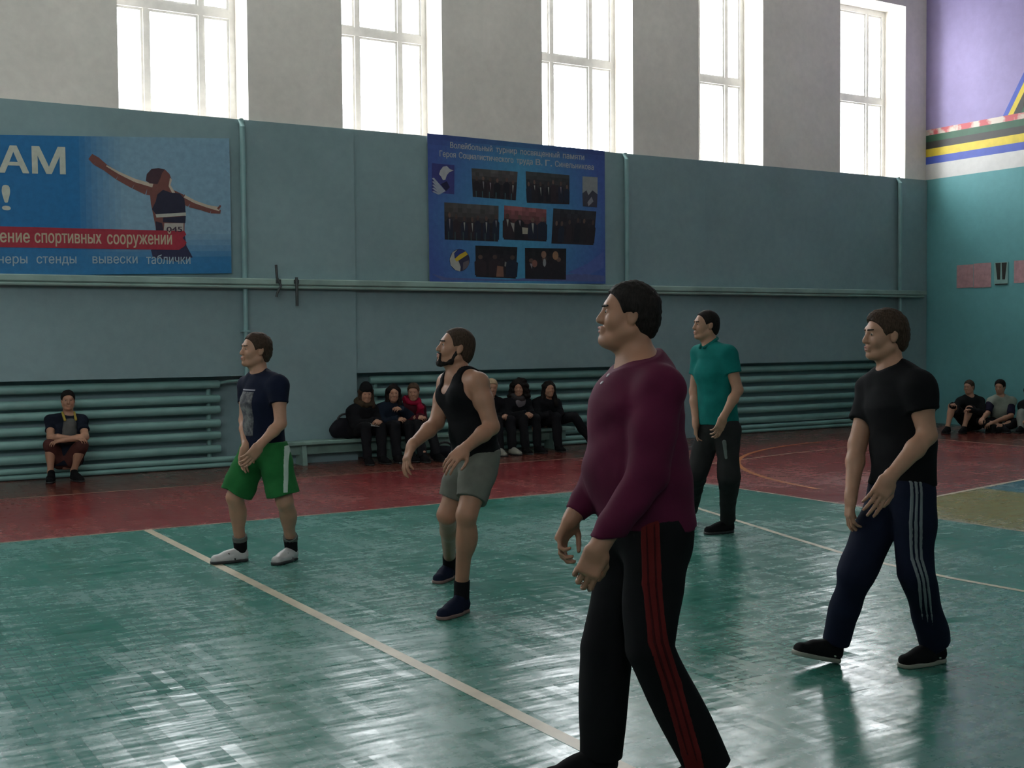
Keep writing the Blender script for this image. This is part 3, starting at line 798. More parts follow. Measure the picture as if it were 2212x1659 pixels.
def wall_papers():
    x = EX-.006
    for (y0, y1, z0, z1), lab in (((13.665, 14.0, 2.38, 2.775), 'pink paper sheet on the end wall, nearest the corner'), ((13.305, 13.655, 2.37, 2.785), 'pink paper sheet on the end wall beside the white sign')
                                  , ((12.35, 12.86, 2.42, 2.79), 'pink paper sheet on the end wall, cut by the picture edge')):
        mb = MB(); n = 6
        for i in range(n+1):
            y = y1+(y0-y1)*i/n; dx = .004*math.sin(i*1.3)
            mb.v += [[x-.003+dx*.5, y, z0], [x-.003+dx, y, z1]]
        for i in range(n): mb.f.append([2*i, 2*i+2, 2*i+3, 2*i+1]); mb.mi.append(0)
        for i in range(n+1):
            y = y1+(y0-y1)*i/n; mb.v += [[x+.001, y, z0], [x+.001, y, z1]]
        b = 2*(n+1)
        for i in range(n): mb.f.append([b+2*i+1, b+2*i+3, b+2*i+2, b+2*i]); mb.mi.append(0)
        tag(mb.build('paper_sheet', PINK, loc=(x, (y0+y1)/2, z0)), lab, 'paper', 'sheets on the end wall')
    r = empty('wall_sign', (x, 13.1, 2.42)); tag(r, 'small pale sign with two dark strokes between pink sheets on the end wall', 'sign')
    L = V(x, 13.1, 2.42)
    mb = MB(); mb.box((x-.006, 12.975, 2.41), (x+.004, 13.24, 2.78)); o = mb.build('board', SIGN, r, loc=L); o.location = (0, 0, 0)
    mb = MB(); xx = x-.009
    for p in ([(13.215, 2.77), (13.115, 2.77), (13.125, 2.49), (13.175, 2.49)], [(13.095, 2.77), (12.995, 2.77), (13.03, 2.49), (13.08, 2.49)]):
        mb.add([(xx, y, z) for y, z in p]+[(xx+.003, y, z) for y, z in p], [(0, 1, 2, 3), (7, 6, 5, 4)]+[(i, i+4, (i+1) % 4+4, (i+1) % 4) for i in range(4)])
    o = mb.build('dark_strokes', M['mblk'], r, loc=L); o.location = (0, 0, 0)
    mb = MB(); mb.box((x-.012, 12.98, 2.405), (x-.006, 13.22, 2.42)); o = mb.build('bottom_rail', M['mblk'], r, loc=L); o.location = (0, 0, 0)
PINK = mat('pink_paper', (0.42, 0.25, 0.27), 0.7, 0.15, 12); SIGN = mat('pale_sign_board', (0.22, 0.40, 0.37), 0.5)
wall_papers()

# ------------------------------------------------------------------ figures: signed distance fields meshed with surface nets
MARG = 0.07
class Prim:
    pass
class RC(Prim):                # tapered capsule, optionally wider along one axis by q
    def __init__(s, a, b, ra, rb, axis=None, q=1.0, flat0=False, flat1=False):
        s.a = np.array(a, float); s.b = np.array(b, float); s.ra = ra; s.rb = rb; s.q = q
        s.ax = None if axis is None else nrm(axis); s.f0 = flat0; s.f1 = flat1
    def bbox(s):
        m = max(s.ra, s.rb)*max(1, s.q)
        return np.minimum(s.a, s.b)-m, np.maximum(s.a, s.b)+m
    def ev(s, X, Y, Z):
        ab = s.b-s.a
        px, py, pz = X-s.a[0], Y-s.a[1], Z-s.a[2]
        ax_, ay_, az_ = ab
        L2 = float(ab@ab)+1e-12
        tt = (px*ab[0]+py*ab[1]+pz*ab[2])/L2
        if s.ax is not None:
            k = 1-1/s.q; n = s.ax
            dn = (px*n[0]+py*n[1]+pz*n[2])*k
            px, py, pz = px-dn*n[0], py-dn*n[1], pz-dn*n[2]
            ab = ab-n*float(ab@n)*k
            L2b = float(ab@ab)+1e-12
            t = np.clip((px*ab[0]+py*ab[1]+pz*ab[2])/L2b, 0, 1)
        else:
            t = np.clip(tt, 0, 1)
        dx, dy, dz = px-t*ab[0], py-t*ab[1], pz-t*ab[2]
        d = np.sqrt(dx*dx+dy*dy+dz*dz)-(s.ra+(s.rb-s.ra)*t)
        L = math.sqrt(L2)
        if s.f0: d = np.maximum(d, -tt*L)
        if s.f1: d = np.maximum(d, (tt-1)*L)
        return d
class EL(Prim):                # ellipsoid with axes (rows of Rm)
    def __init__(s, c, r, Rm=None):
        s.c = np.array(c, float); s.r = np.array(r, float); s.R = np.eye(3) if Rm is None else np.array(Rm, float)
    def bbox(s):
        e = np.sqrt(((s.R*s.r[:, None])**2).sum(0)); return s.c-e, s.c+e
    def ev(s, X, Y, Z):
        px, py, pz = X-s.c[0], Y-s.c[1], Z-s.c[2]
        k0 = 0; k1 = 0
        for i in range(3):
            q = px*s.R[i, 0]+py*s.R[i, 1]+pz*s.R[i, 2]
            k0 = k0+(q/s.r[i])**2; k1 = k1+(q/s.r[i]**2)**2
        k0 = np.sqrt(k0); k1 = np.sqrt(k1)
        return k0*(k0-1)/(k1+1e-9)
class BX(Prim):                # rounded box
    def __init__(s, c, h, Rm=None, rd=0.005):
        s.c = np.array(c, float); s.h = np.array(h, float); s.R = np.eye(3) if Rm is None else np.array(Rm, float); s.rd = rd
    def bbox(s):
        e = (np.abs(s.R)*s.h[:, None]).sum(0); return s.c-e, s.c+e
    def ev(s, X, Y, Z):
        px, py, pz = X-s.c[0], Y-s.c[1], Z-s.c[2]
        o = 0; mx = None
        for i in range(3):
            q = np.abs(px*s.R[i, 0]+py*s.R[i, 1]+pz*s.R[i, 2])-(s.h[i]-s.rd)
            o = o+np.maximum(q, 0)**2; mx = q if mx is None else np.maximum(mx, q)
        return np.sqrt(o)+np.minimum(mx, 0)-s.rd
def smin(a, b, k):
    if k <= 0: return np.minimum(a, b)
    h = np.maximum(k-np.abs(a-b), 0)/k
    return np.minimum(a, b)-h*h*k*0.25
class Field(Prim):
    def __init__(s): s.ops = []; s.off = 0.0; s.wr = None; s.clip = None
    def u(s, p, k=0.02): s.ops.append(('u', p, k)); return s
    def sub(s, p, k=0.01): s.ops.append(('s', p, k)); return s
    def isect(s, p): s.ops.append(('i', p, 0)); return s
    def cut(s, pt, n, k=0.0): s.ops.append(('c', np.array(pt, float), nrm(n), k)); return s
    def bbox(s):
        lo, hi = None, None
        for o in s.ops:
            if o[0] == 'u':
                a, b = o[1].bbox(); lo = a if lo is None else np.minimum(lo, a); hi = b if hi is None else np.maximum(hi, b)
        lo, hi = lo-s.off-0.004, hi+s.off+0.004
        if s.clip is not None: lo = np.maximum(lo, s.clip[0]); hi = np.minimum(hi, s.clip[1])
        return lo, hi
    def ev(s, X, Y, Z):
        # X, Y, Z broadcastable axes (nx,1,1) (1,ny,1) (1,1,nz)
        xs, ys, zs = X.ravel(), Y.ravel(), Z.ravel()
        D = np.full((len(xs), len(ys), len(zs)), 1.0, dtype=np.float32)
        for o in s.ops:
            if o[0] == 'c':
                d = (X-o[1][0])*o[2][0]+(Y-o[1][1])*o[2][1]+(Z-o[1][2])*o[2][2]
                D = np.maximum(D, d.astype(np.float32)) if o[3] <= 0 else -smin(-D, -d.astype(np.float32), o[3])
                continue
            if o[0] == 'i':
                D = np.maximum(D, o[1].ev(X, Y, Z).astype(np.float32)); continue
            a, b = o[1].bbox(); m = MARG
            i0, i1 = np.searchsorted(xs, a[0]-m), np.searchsorted(xs, b[0]+m)
            j0, j1 = np.searchsorted(ys, a[1]-m), np.searchsorted(ys, b[1]+m)
            k0, k1 = np.searchsorted(zs, a[2]-m), np.searchsorted(zs, b[2]+m)
            if i1 <= i0 or j1 <= j0 or k1 <= k0: continue
            d = o[1].ev(X[i0:i1], Y[:, j0:j1], Z[:, :, k0:k1]).astype(np.float32)
            sl = D[i0:i1, j0:j1, k0:k1]
            if o[0] == 'u': D[i0:i1, j0:j1, k0:k1] = smin(sl, d, o[2])
            else: D[i0:i1, j0:j1, k0:k1] = -smin(-sl, d, o[2])
        if s.off: D = D-s.off
        if s.wr:
            amp, fq, sd = s.wr; rn = np.random.RandomState(sd); W = 0
            for i in range(5):
                v = nrm(rn.normal(size=3)*np.array([1, 1, 1.2]))*fq*(0.6+0.35*i); v2 = rn.normal(size=3)*fq*0.5; ph = rn.rand()*6
                W = W+np.sin(X*v[0]+Y*v[1]+Z*v[2]+ph+1.5*np.sin(X*v2[0]+Y*v2[1]+Z*v2[2]))/(1+0.4*i)
            D = D+(amp*W).astype(np.float32)
        return D

def surface_nets(F, h):
    lo, hi = F.bbox(); lo = lo-h*2.5; hi = hi+h*2.5
    n = np.ceil((hi-lo)/h).astype(int)+1
    ax = [lo[i]+h*np.arange(n[i]) for i in range(3)]
    D = F.ev(ax[0][:, None, None], ax[1][None, :, None], ax[2][None, None, :])
    D[0] = D[-1] = 1; D[:, 0] = D[:, -1] = 1; D[:, :, 0] = D[:, :, -1] = 1
    S = D < 0
    c = np.zeros(np.array(S.shape)-1, dtype=np.int8)
    for i in (0, 1):
        for j in (0, 1):
            for k in (0, 1):
                c += S[i:S.shape[0]-1+i, j:S.shape[1]-1+j, k:S.shape[2]-1+k]
    act = (c > 0) & (c < 8)
    I, J, K = np.nonzero(act)
    if not len(I): return np.zeros((0, 3)), np.zeros((0, 4), int)
    idx = np.full(act.shape, -1, dtype=np.int64); idx[I, J, K] = np.arange(len(I))
    cor = {}
    for i in (0, 1):
        for j in (0, 1):
            for k in (0, 1): cor[(i, j, k)] = D[I+i, J+j, K+k]
    acc = np.zeros((len(I), 3)); cnt = np.zeros(len(I))
    for a in range(3):
        o1, o2 = [(1, 2), (0, 2), (0, 1)][a]
        for p in (0, 1):
            for q in (0, 1):
                A = [0, 0, 0]; A[o1] = p; A[o2] = q; B = list(A); B[a] = 1
                da, db = cor[tuple(A)], cor[tuple(B)]
                m = (da < 0) != (db < 0)
                t = np.where(m, da/np.where(m, da-db, 1), 0)
                pt = np.tile(np.array(A, float), (len(I), 1)); pt[:, a] = t
                acc[m] += pt[m]; cnt[m] += 1
    P = acc/cnt[:, None]
    vs = (np.stack([I, J, K], 1)+P)*h+lo
    fs = []
    for a in range(3):
        b_, c_ = [(1, 2), (2, 0), (0, 1)][a]
        sl0 = [slice(None)]*3; sl1 = [slice(None)]*3; sl0[a] = slice(0, -1); sl1[a] = slice(1, None)
        x = S[tuple(sl0)] != S[tuple(sl1)]
        E_ = np.array(np.nonzero(x)).T
        ok = (E_[:, b_] > 0) & (E_[:, c_] > 0) & (E_[:, b_] < S.shape[b_]-1) & (E_[:, c_] < S.shape[c_]-1)
        E_ = E_[ok]
        ins = S[E_[:, 0], E_[:, 1], E_[:, 2]]
        def cell(db, dc):
            q = E_.copy(); q[:, b_] += db; q[:, c_] += dc
            return idx[q[:, 0], q[:, 1], q[:, 2]]
        Q = np.stack([cell(-1, -1), cell(0, -1), cell(0, 0), cell(-1, 0)], 1)
        Q[~ins] = Q[~ins][:, ::-1]
        fs.append(Q)
    return vs, np.concatenate(fs)

def sdf_obj(name, F, h, m, parent=None, loc=None):
    v, f = surface_nets(F, h)
    me = bpy.data.meshes.new(name)
    if loc is not None: v = v-np.array(loc)
    me.vertices.add(len(v)); me.vertices.foreach_set('co', v.ravel())
    me.loops.add(len(f)*4); me.loops.foreach_set('vertex_index', f.ravel())
    me.polygons.add(len(f)); me.polygons.foreach_set('loop_start', np.arange(len(f))*4)
    me.polygons.foreach_set('use_smooth', np.ones(len(f), bool))
    me.update(calc_edges=True); me.validate()
    me.materials.append(m)
    o = bpy.data.objects.new(name, me); COL.objects.link(o)
    if parent is not None: o.parent = parent
    elif loc is not None: o.location = Vector(loc)
    return o

# --- anatomy helpers -------------------------------------------------
def frame(f, u=(0, 0, 1)):
    f = nrm(f); l = nrm(np.cross(u, f)); u2 = np.cross(f, l)
    return np.array([f, l, u2])           # rows: forward, left, up
def rotv(v, ax, a):
    ax = nrm(ax); return v*math.cos(a)+np.cross(ax, v)*math.sin(a)+ax*float(ax@v)*(1-math.cos(a))

class Head:
    def __init__(s, c, fwd, scale=1.0, tilt=0.0, roundness=1.0):
        s.c = np.array(c, float); R = frame(fwd)
        if tilt: R = np.array([rotv(R[i], R[1], -math.radians(tilt)) for i in range(3)])
        s.R = R; s.s = scale; s.rd = roundness
    def p(s, x, y, z): return s.c+s.s*(x*s.R[0]+y*s.R[1]+z*s.R[2])
    def rc(s, a, b, ra, rb): return RC(s.p(*a), s.p(*b), ra*s.s, rb*s.s)
    def el(s, c, r): return EL(s.p(*c), np.array(r)*s.s, s.R)
    def skin(s, F, fine=True):
        w = s.rd
        F.u(s.el((-.014, 0, .036), (.096, .073, .080)), .01)
        F.u(s.el((.026, 0, -.022), (.058, .060*w, .085)), .03)
        for y in (-1, 1):
            F.u(s.rc((-.012, y*.052*w, -.055), (.052, y*.024*w, -.094), .022, .020), .025)
            F.u(s.el((.054, y*.036*w, -.028), (.026, .026, .03)), .02)
        F.u(s.el((.068, 0, -.095), (.022, .024, .02)), .02)
        F.u(s.rc((.074, -.03, .026), (.074, .03, .026), .013, .013), .02)
        if fine:
            for y in (-1, 1):
                F.sub(s.el((.095, y*.031, .004), (.018, .017, .011)), .012)
                F.u(s.el((.072, y*.031, .004), (.0125, .0135, .0105)), .004)
        F.u(s.rc((.084, 0, .014), (.101, 0, -.026), .0075, .0108), .012)
        F.u(s.el((.094, 0, -.033), (.015, .016, .009)), .008)
        if fine:
            F.u(s.rc((.086, -.017, -.0585), (.086, .017, -.0585), .007, .007), .008)
            F.u(s.rc((.091, -.007, -.057), (.091, .007, -.057), .007, .007), .006)
            F.u(s.rc((.085, -.015, -.071), (.085, .015, -.071), .008, .008), .007)
            F.sub(s.rc((.104, -.02, -.0645), (.104, .02, -.0645), .0035, .0035), .005)
        for y in (-1, 1):
            e = s.R; 
            F.u(EL(s.p(-.012, y*.076, -.004), np.array((.019, .009, .032))*s.s, np.array([rotv(e[i], e[1], -.2) for i in range(3)])), .006)
            if fine: F.sub(s.el((-.008, y*.086, -.002), (.010, .006, .016)), .006)
    def eyes(s, parent, loc, brow=None):
        for y in (-1, 1):
            for nm, x, r, m in (('eye', .0762, (.0088, .0100, .0058), M['eyew']), ):
                F = Field().u(s.el((x, y*.031, .0035), r), 0); o = sdf_obj(nm, F, .002*s.s, m, parent, loc)
                G = Field().u(s.el((x+.0068, y*.031, .0035), (.0030, .0058, .0052)), 0); sdf_obj('iris', G, .0012*s.s, M['eyed'], o, loc)
            if brow:
                B = Field().u(s.rc((.0925, y*.014, .0235), (.0815, y*.047, .0255), .0044, .0036), 0)
                sdf_obj('eyebrow', B, .002*s.s, brow, parent, loc)
    def lips(s, parent, loc):
        F = Field().u(s.rc((.0885, -.019, -.0605), (.0955, 0, -.0575), .0035, .0052), 0).u(s.rc((.0885, .019, -.0605), (.0955, 0, -.0575), .0035, .0052), .003)
        F.u(s.rc((.087, -.017, -.069), (.0915, .0, -.0705), .0035, .0056), .003).u(s.rc((.087, .017, -.069), (.0915, .0, -.0705), .0035, .0056), .003)
        sdf_obj('lips', F, .0022*s.s, M['lip'], parent, loc)
    def short_hair(s, h, m, parent, loc, thick=.012, fringe=0.0, nape=-.075, top=0.0, seed=3, buzz=False, side=0.0):
        F = Field()
        F.u(s.el((-.016, 0, .038), (.093+thick, .074+thick*.8, .080+thick)), 0)
        F.u(s.el((-.055, 0, -.02), (.056+thick*.7, .062+thick*.4, .07)), .03)
        if top: F.u(s.el((.01, 0, .085), (.07, .055, .03+top)), .03)
        F.wr = (.0014 if not buzz else .0005, 160/s.s, seed)
        G = Field().u(F, 0)
        G.sub(s.el((.10, 0, -.04-fringe), (.078-side, .2, .115)), .006)
        G.sub(s.el((.003, 0, -.072), (.034, .2, .090)), .006)
        G.cut(s.p(0, 0, nape), -s.R[2])
        return sdf_obj('hair', G, h, m, parent, loc)
    def hat(s, h, m, parent, loc):
        F = Field().u(s.el((-.014, 0, .06), (.108, .092, .088)), 0).u(s.el((-.03, 0, .10), (.07, .065, .07)), .04)
        F.cut(s.p(.08, 0, .028), -s.R[2]-.35*s.R[0])
        return sdf_obj('knit_hat', F, h, m, parent, loc)
    def long_hair(s, h, m, parent, loc, length=.22, wide=.03, part=True):
        F = Field().u(s.el((-.02, 0, .036), (.105, .088, .092)), 0)
        for y in (-1, 1):
            F.u(s.rc((-.03, y*.07, .03), (-.005, y*(.085+wide), -length), .035, .04), .04)
        F.u(s.rc((-.06, 0, 0), (-.07, 0, -length), .06, .05), .04)
        F.wr = (.003, 55, 5)
        G = Field().u(F, 0).sub(s.el((.10, 0, -.035), (.085, .062, .105)), .008)
        return sdf_obj('hair', G, h, m, parent, loc)

def hand(F, wr, dr, palm, side, s=1.0, curl=0.5, k=.006, spread=1.0, thumb=0.5):
    """wrist point, direction of the hand, palm normal (the way the palm faces), side +1 thumb on cross(dr, palm) side"""
    d = nrm(dr); n = nrm(np.array(palm)-d*float(np.dot(palm, d))); t = np.cross(n, d)*side
    W = np.array(wr, float)
    q = lambda a, b, c: W+s*(a*d+b*t+c*n)
    Rm = np.array([d, t, n])
    F.u(RC(q(-.02, 0, 0), q(.02, 0, 0), .024*s, .024*s, t, 1.15), .02)
    F.u(BX(q(.052, 0, 0), np.array((.045, .041, .0145))*s, Rm, .013*s), .02)
    F.u(EL(q(.035, .028, .008), np.array((.032, .018, .016))*s, Rm), .012)
    L = [(.030, .094, .040, .026, .021), (.010, .099, .045, .029, .022), (-.011, .095, .041, .027, .021), (-.031, .086, .032, .021, .019)]
    for i, (y, x0, l1, l2, l3) in enumerate(L):
        a = 0.0; p = q(x0-.012, y, 0); sp = (1.5-i)*.05*spread
        base = nrm(d+t*sp)
        cv = curl*(1+.12*i)
        for j, (l, c) in enumerate(((l1+.012, .55), (l2, .95), (l3, .7))):
            a += c*cv
            dv = base*math.cos(a)+n*math.sin(a)
            p2 = p+dv*l*s
            r = (.0098, .0088, .0078, .007)[j]*s; r2 = (.0098, .0088, .0078, .007)[j+1]*s
            if i == 3: r *= .9; r2 *= .9
            F.u(RC(p, p2, r, r2), .004 if j else k)
            p = p2
    p = q(.018, .030, .006); th = thumb
    d1 = nrm(d*.75+t*.62*(1.2-th*.4)+n*(.25+.5*th)); p2 = p+d1*.042*s
    d2 = nrm(d*.95+t*.25*(1-th)+n*(.2+.6*th)); p3 = p2+d2*.033*s; d3 = nrm(d*1.0+n*(.3+.5*th)-t*.1); p4 = p3+d3*.026*s
    F.u(RC(p, p2, .0135*s, .0105*s), .012); F.u(RC(p2, p3, .0105*s, .0092*s), .004); F.u(RC(p3, p4, .0092*s, .0075*s), .004)

def shoe(name, heel, toe, h, m, sole_m, parent, loc, up=(0, 0, 1), w=1.0, ankle=None, high=.085, marks=None):
    heel = np.array(heel, float); toe = np.array(toe, float); u = nrm(up)
    f = nrm(toe-heel); l = nrm(np.cross(u, f)); u = np.cross(f, l); L = np.linalg.norm(toe-heel)
    q = lambda a, b, c: heel+f*a*L+l*b+u*c
    F = Field()
    F.u(RC(q(.13, 0, .045), q(.5, 0, .04), .036*w, .038*w, l, 1.02), 0)
    F.u(RC(q(.45, 0, .036), q(.86, 0, .030), .042*w, .034*w, l, 1.16), .03)
    F.u(RC(q(.17, 0, .05), q(.17, 0, high) if ankle is None else q(.19, 0, high), .036*w, .040*w), .03)
    F.u(RC(q(.3, 0, high*.85), q(.62, 0, .05), .028*w, .026*w), .035)
    F.cut(q(0, 0, .012), -u)
    F.wr = (.0006, 60, 2)
    o = sdf_obj(name, F, h, m, parent, loc)
    S = Field().u(RC(q(.15, 0, .012), q(.45, 0, .012), .041*w, .043*w, l, 1.0), 0).u(RC(q(.45, 0, .012), q(.85, 0, .012), .046*w, .040*w, l, 1.14), .02)
    S.cut(q(0, 0, .022), u); S.cut(q(0, 0, 0), -u)
    sdf_obj('sole', S, h, sole_m, o, loc)
    return o, q
def laces(o, q, loc, m, w=1.0):
    F = Field()
    for i in range(4):
        a = .36+.075*i; c = .083-.012*i
        F.u(RC(q(a, -.020, c), q(a+.03, .020, c), .003, .003), 0)
    sdf_obj('laces', F, .0028, m, o, loc)

# ------------------------------------------------------------------ standing players
NX = V(-1, 0, 0)                     # the net lies this way
def headdir(px, turn):               # profile to the left of the picture, turned towards the viewer by 'turn' degrees
    a = math.atan2(ray(px, 727)[1], ray(px, 727)[0])      # viewing direction in plan
    a2 = a+math.pi/2+math.radians(turn)
    return V(math.cos(a2), math.sin(a2), 0)
UPV = V(0, 0, 1)
def joints(D, d):
    return {k: at(v[0], v[1], D+v[2]) for k, v in d.items()}
def axes_along(u, back):
    l = nrm(np.cross(u, back)); return np.array([np.cross(l, u), l, u])
def torso(F, J, dim, off=0.0, top=True, k=.03, low=True):
    hx = nrm(J['HL']-J['HR']); sx = nrm(J['SL']-J['SR'])
    axs = {'P': hx, 'W': nrm(hx+sx), 'C': sx, 'T': sx}
    seq = ['P', 'W', 'C', 'T'] if low else ['W', 'C', 'T']
    for a, b in zip(seq[:-1], seq[1:]):
        la, da = dim[a]; lb, db = dim[b]
        q = ((la+off)/(da+off)+(lb+off)/(db+off))/2
        F.u(RC(J[a], J[b], da+off, db+off, nrm(axs[a]+axs[b]), q), k)
    if top:
        F.u(RC(J['SL'], J['SR'], .05+off, .05+off), .05)
        for S in ('SL', 'SR'):
            F.u(RC(J['N']-UPV*.02, J[S]+UPV*.01, .045+off*.7, .042+off), .05)
def arm(F, J, sd, off=0.0, r=(.050, .041, .041, .037, .026), upto=1.0, k=.025):
    S, E_, W_ = J['S'+sd], J['E'+sd], J['W'+sd]
    F.u(RC(S, S*.6+E_*.4, r[0]+off, r[0]*.96+off), k)
    F.u(RC(S*.6+E_*.4, E_, r[0]*.96+off, r[1]+off), k)
    m = E_*.68+W_*.32
    F.u(RC(E_, m, r[1]*.95+off, r[2]*.97+off), k*.8); F.u(RC(m, W_, r[2]*.97+off, r[4]+off), k*.8)
def leg(F, J, sd, off=0.0, r=(.088, .058, .056, .036), k=.03, back=None):
    H, K, A = J['H'+sd], J['K'+sd], J['A'+sd]
    F.u(RC(H, K, r[0]+off, r[1]+off), k)
    F.u(RC(K, A, r[1]*.93+off, r[3]+off), k)
    if back is not None:
        F.u(EL(K*.68+A*.32+back*.018, (r[2]+off, r[2]+off, .11), axes_along(nrm(K-A), back)), k)
def body(J, dim, hd, D, fwd, hands, neck=.058, armr=(.050, .041, .041, .037, .026), legr=(.088, .058, .056, .036), h=.007, fine=True, feet=None, arms=True):
    F = Field()
    torso(F, J, dim)
    F.u(RC(J['N']-UPV*.05, hd.p(-.022, 0, -.05), neck*1.08, neck*.96), .03)
    if fine:
        F.u(EL(hd.p(.02, 0, -.115), (.02, .02, .02)), .02)
    if arms:
        for sd in 'LR': arm(F, J, sd, r=armr)
    for sd in 'LR': leg(F, J, sd, r=legr, back=-np.array(fwd))
    for sd in 'LR':
        if feet:
            he, to = feet[sd]; he = np.array(he); to = np.array(to)
            F.u(RC(J['A'+sd], he+(to-he)*.2+UPV*.05, .036, .032), .02)
            F.u(RC(he+(to-he)*.2+UPV*.048, he+(to-he)*.8+UPV*.036, .026, .022), .02)
    hd.skin(F, fine)
    for sd in 'LR':
        if hands.get(sd):
            g = hands[sd]; hand(F, J['W'+sd], g['d'], g['p'], g['side'], s=g.get('s', 1.0), curl=g.get('curl', .5), thumb=g.get('thumb', .5))
    return F
def sleeve(S, E_, frac, r0, r1):
    S = np.array(S); E2 = S+(np.array(E_)-S)*frac
    f = Field(); f.u(RC(S, S+(E2-S)*.45, r0, r0*.97), 0).u(RC(S+(E2-S)*.45, E2, r0*.97, r1, flat1=True), .02); return f
def cross_dir(a, b): return nrm(np.cross(a, b))

def player_green_shorts():
    D = 8.56
    J = joints(D, dict(N=(561, 806, .02), T=(566, 836, 0), C=(568, 868, 0), W=(570, 925, 0.0), P=(569, 968, 0),
        SL=(601, 834, -.15), SR=(534, 836, .14), EL=(606, 915, -.22), WL=(560, 963, -.32), ER=(529, 908, .06), WR=(531, 966, -.10),
        HL=(592, 985, -.06), HR=(548, 985, .06), KL=(615, 1083, -.06), KR=(507, 1074, .02)))
    gl, gr_ = onfloor(634, 1209), onfloor(528, 1212)
    tl, tr = onfloor(608, 1217), onfloor(468, 1218)
    feet = {'L': (gl+nrm(gl-tl)*.03, gl+nrm(tl-gl)*.25), 'R': (gr_+nrm(gr_-tr)*.03, gr_+nrm(tr-gr_)*.25)}
    J['AL'] = feet['L'][0]*.8+feet['L'][1]*.2+UPV*.13; J['AR'] = feet['R'][0]*.8+feet['R'][1]*.2+UPV*.13
    loc = (gl+gr_)/2*V(1, 1, 0)
    hd = Head(at(551, 757, D), headdir(551, 24), 1.02, tilt=6)
    fw = headdir(560, 34)
    dim = dict(P=(.155, .115), W=(.145, .105), C=(.160, .120), T=(.135, .085))
    hands = {'L': dict(d=V(*(J['WL']-J['EL']))+V(-.1, 0, -.15), p=V(0, 1, .2), side=-1, curl=.45), 'R': dict(d=V(-.25, -.1, -.9), p=V(.2, -1, 0), side=1, curl=.4)}
    F = body(J, dim, hd, D, fw, hands, feet=feet, legr=(.088, .058, .056, .037))
    root = sdf_obj('person', F, .006, M['skin'], None, loc)
    tag(root, 'person in navy printed t-shirt and green shorts, standing with hands together by the cream line', 'person')
    # shirt
    S = Field(); torso(S, J, dim, .016, low=True)
    S.u(sleeve(J['SL'], J['EL'], .47, .068, .068), .03); S.u(sleeve(J['SR'], J['ER'], .5, .066, .066), .03)
    S.u(RC(J['P']+UPV*.02, J['W'], .126, .118, nrm(J['HL']-J['HR']), 1.28), .03)
    S.cut(J['P']+UPV*.008, -UPV); S.cut(J['N']+UPV*.03, UPV+fw*.55)
    S.wr = (.0028, 26, 11)
    sh = sdf_obj('t_shirt', S, .007, M['navy'], root, loc)
    # printed panel on the chest
    ax = nrm(J['SL']-J['SR'])
    c = at(543, 893, D-.04)
    G = Field().u(S, 0); G.off = .003
    X = Field().u(BX(c, (.20, .085, .155), frame(nrm(fw+V(0, 0, .0)), UPV), .004), 0)
    Q = Field().u(X, 0).isect(G); pm = sdf_obj('shirt_print', Q, .006, PRINTM, sh, loc); pm['label'] = 'faded grey picture printed on the shirt front'
    X = Field().u(BX(c+UPV*.165, (.20, .090, .006), frame(fw), .002), 0)
    Q = Field().u(X, 0).isect(G); sdf_obj('shirt_print', Q, .004, mat('pale_print_line', (.22, .22, .26), .8), sh, loc)
    # shorts
    P_ = Field()
    for sd, hem in (('L', .86), ('R', .92)):
        H, K = J['H'+sd], J['K'+sd]; E2 = H+(K-H)*hem
        f = Field().u(RC(H+UPV*.02, E2, .112, .118), 0).cut(E2, K-H); P_.u(f, .03)
    P_.u(RC(J['P']+UPV*.02, J['P']-UPV*.02, .130, .125, nrm(J['HL']-J['HR']), 1.25), .04)
    P_.cut(J['P']+UPV*.045, UPV); P_.wr = (.004, 22, 4)
    so = sdf_obj('shorts', P_, .007, cloth('green_shorts_fabric', (.018, .125, .034)), root, loc)
    G = Field().u(P_, 0); G.off = .003
    a = at(603, 968, D-.19); b = at(628, 1062, D-.18)
    X = Field().u(RC(a, b, .020, .022), 0)
    X = Field().u(BX((a+b)/2, (.010*1.5, .14, np.linalg.norm(a-b)/2+.005), frame(V(-.854, .52, 0), nrm(a-b)), .003), 0).isect(G)
    sdf_obj('side_stripe', X, .005, cloth('pale_stripe', (.40, .48, .42)), so, loc)
    for sd in 'LR':
        A, K = J['A'+sd], J['K'+sd]
        s = Field().u(RC(A-UPV*.05, A+(K-A)*.14, .046, .050, flat1=True), 0)
        so = sdf_obj('sock', s, .005, M['black'], root, loc)
        t1, t2 = A+(K-A)*.07, A+(K-A)*.145
        s2 = Field()
        for i in range(3):
            u_ = t1+(t2-t1)*(i/2.3); s2.u(RC(u_, u_+nrm(K-A)*.012, .0530, .0530, flat0=True, flat1=True), 0)
        sdf_obj('sock_band', s2, .004, cloth('grey_sock_band', (.10, .11, .10)), so, loc)
        o, q = shoe('shoe', *feet[sd], .005, mat('white_shoe_leather', (.42, .41, .40), .5), M['rubber'], root, loc)
        o['label'] = 'white low sports shoe'
        for y in (-1, 1):
            st = Field().u(RC(q(.40, y*.045, .03), q(.55, y*.035, .07), .008, .006), 0)
            sdf_obj('shoe_mark', st, .004, M['black'], o, loc)
    hd.short_hair(.0055, M['hbrown'], root, loc, .013, fringe=-.006)
    hd.eyes(root, loc, M['hbrown']); hd.lips(root, loc)
    return root
_k = NT('faded_shirt_print'); _p = _k.pos()
_k.l(_k.mix(_k.ramp(_k.noise(_p, 16, 5, .7), .42, .6), (.035, .035, .045), (.15, .15, .15)), _k.b.inputs['Base Color']); _k.b.inputs['Roughness'].default_value = .8
PRINTM = _k.m

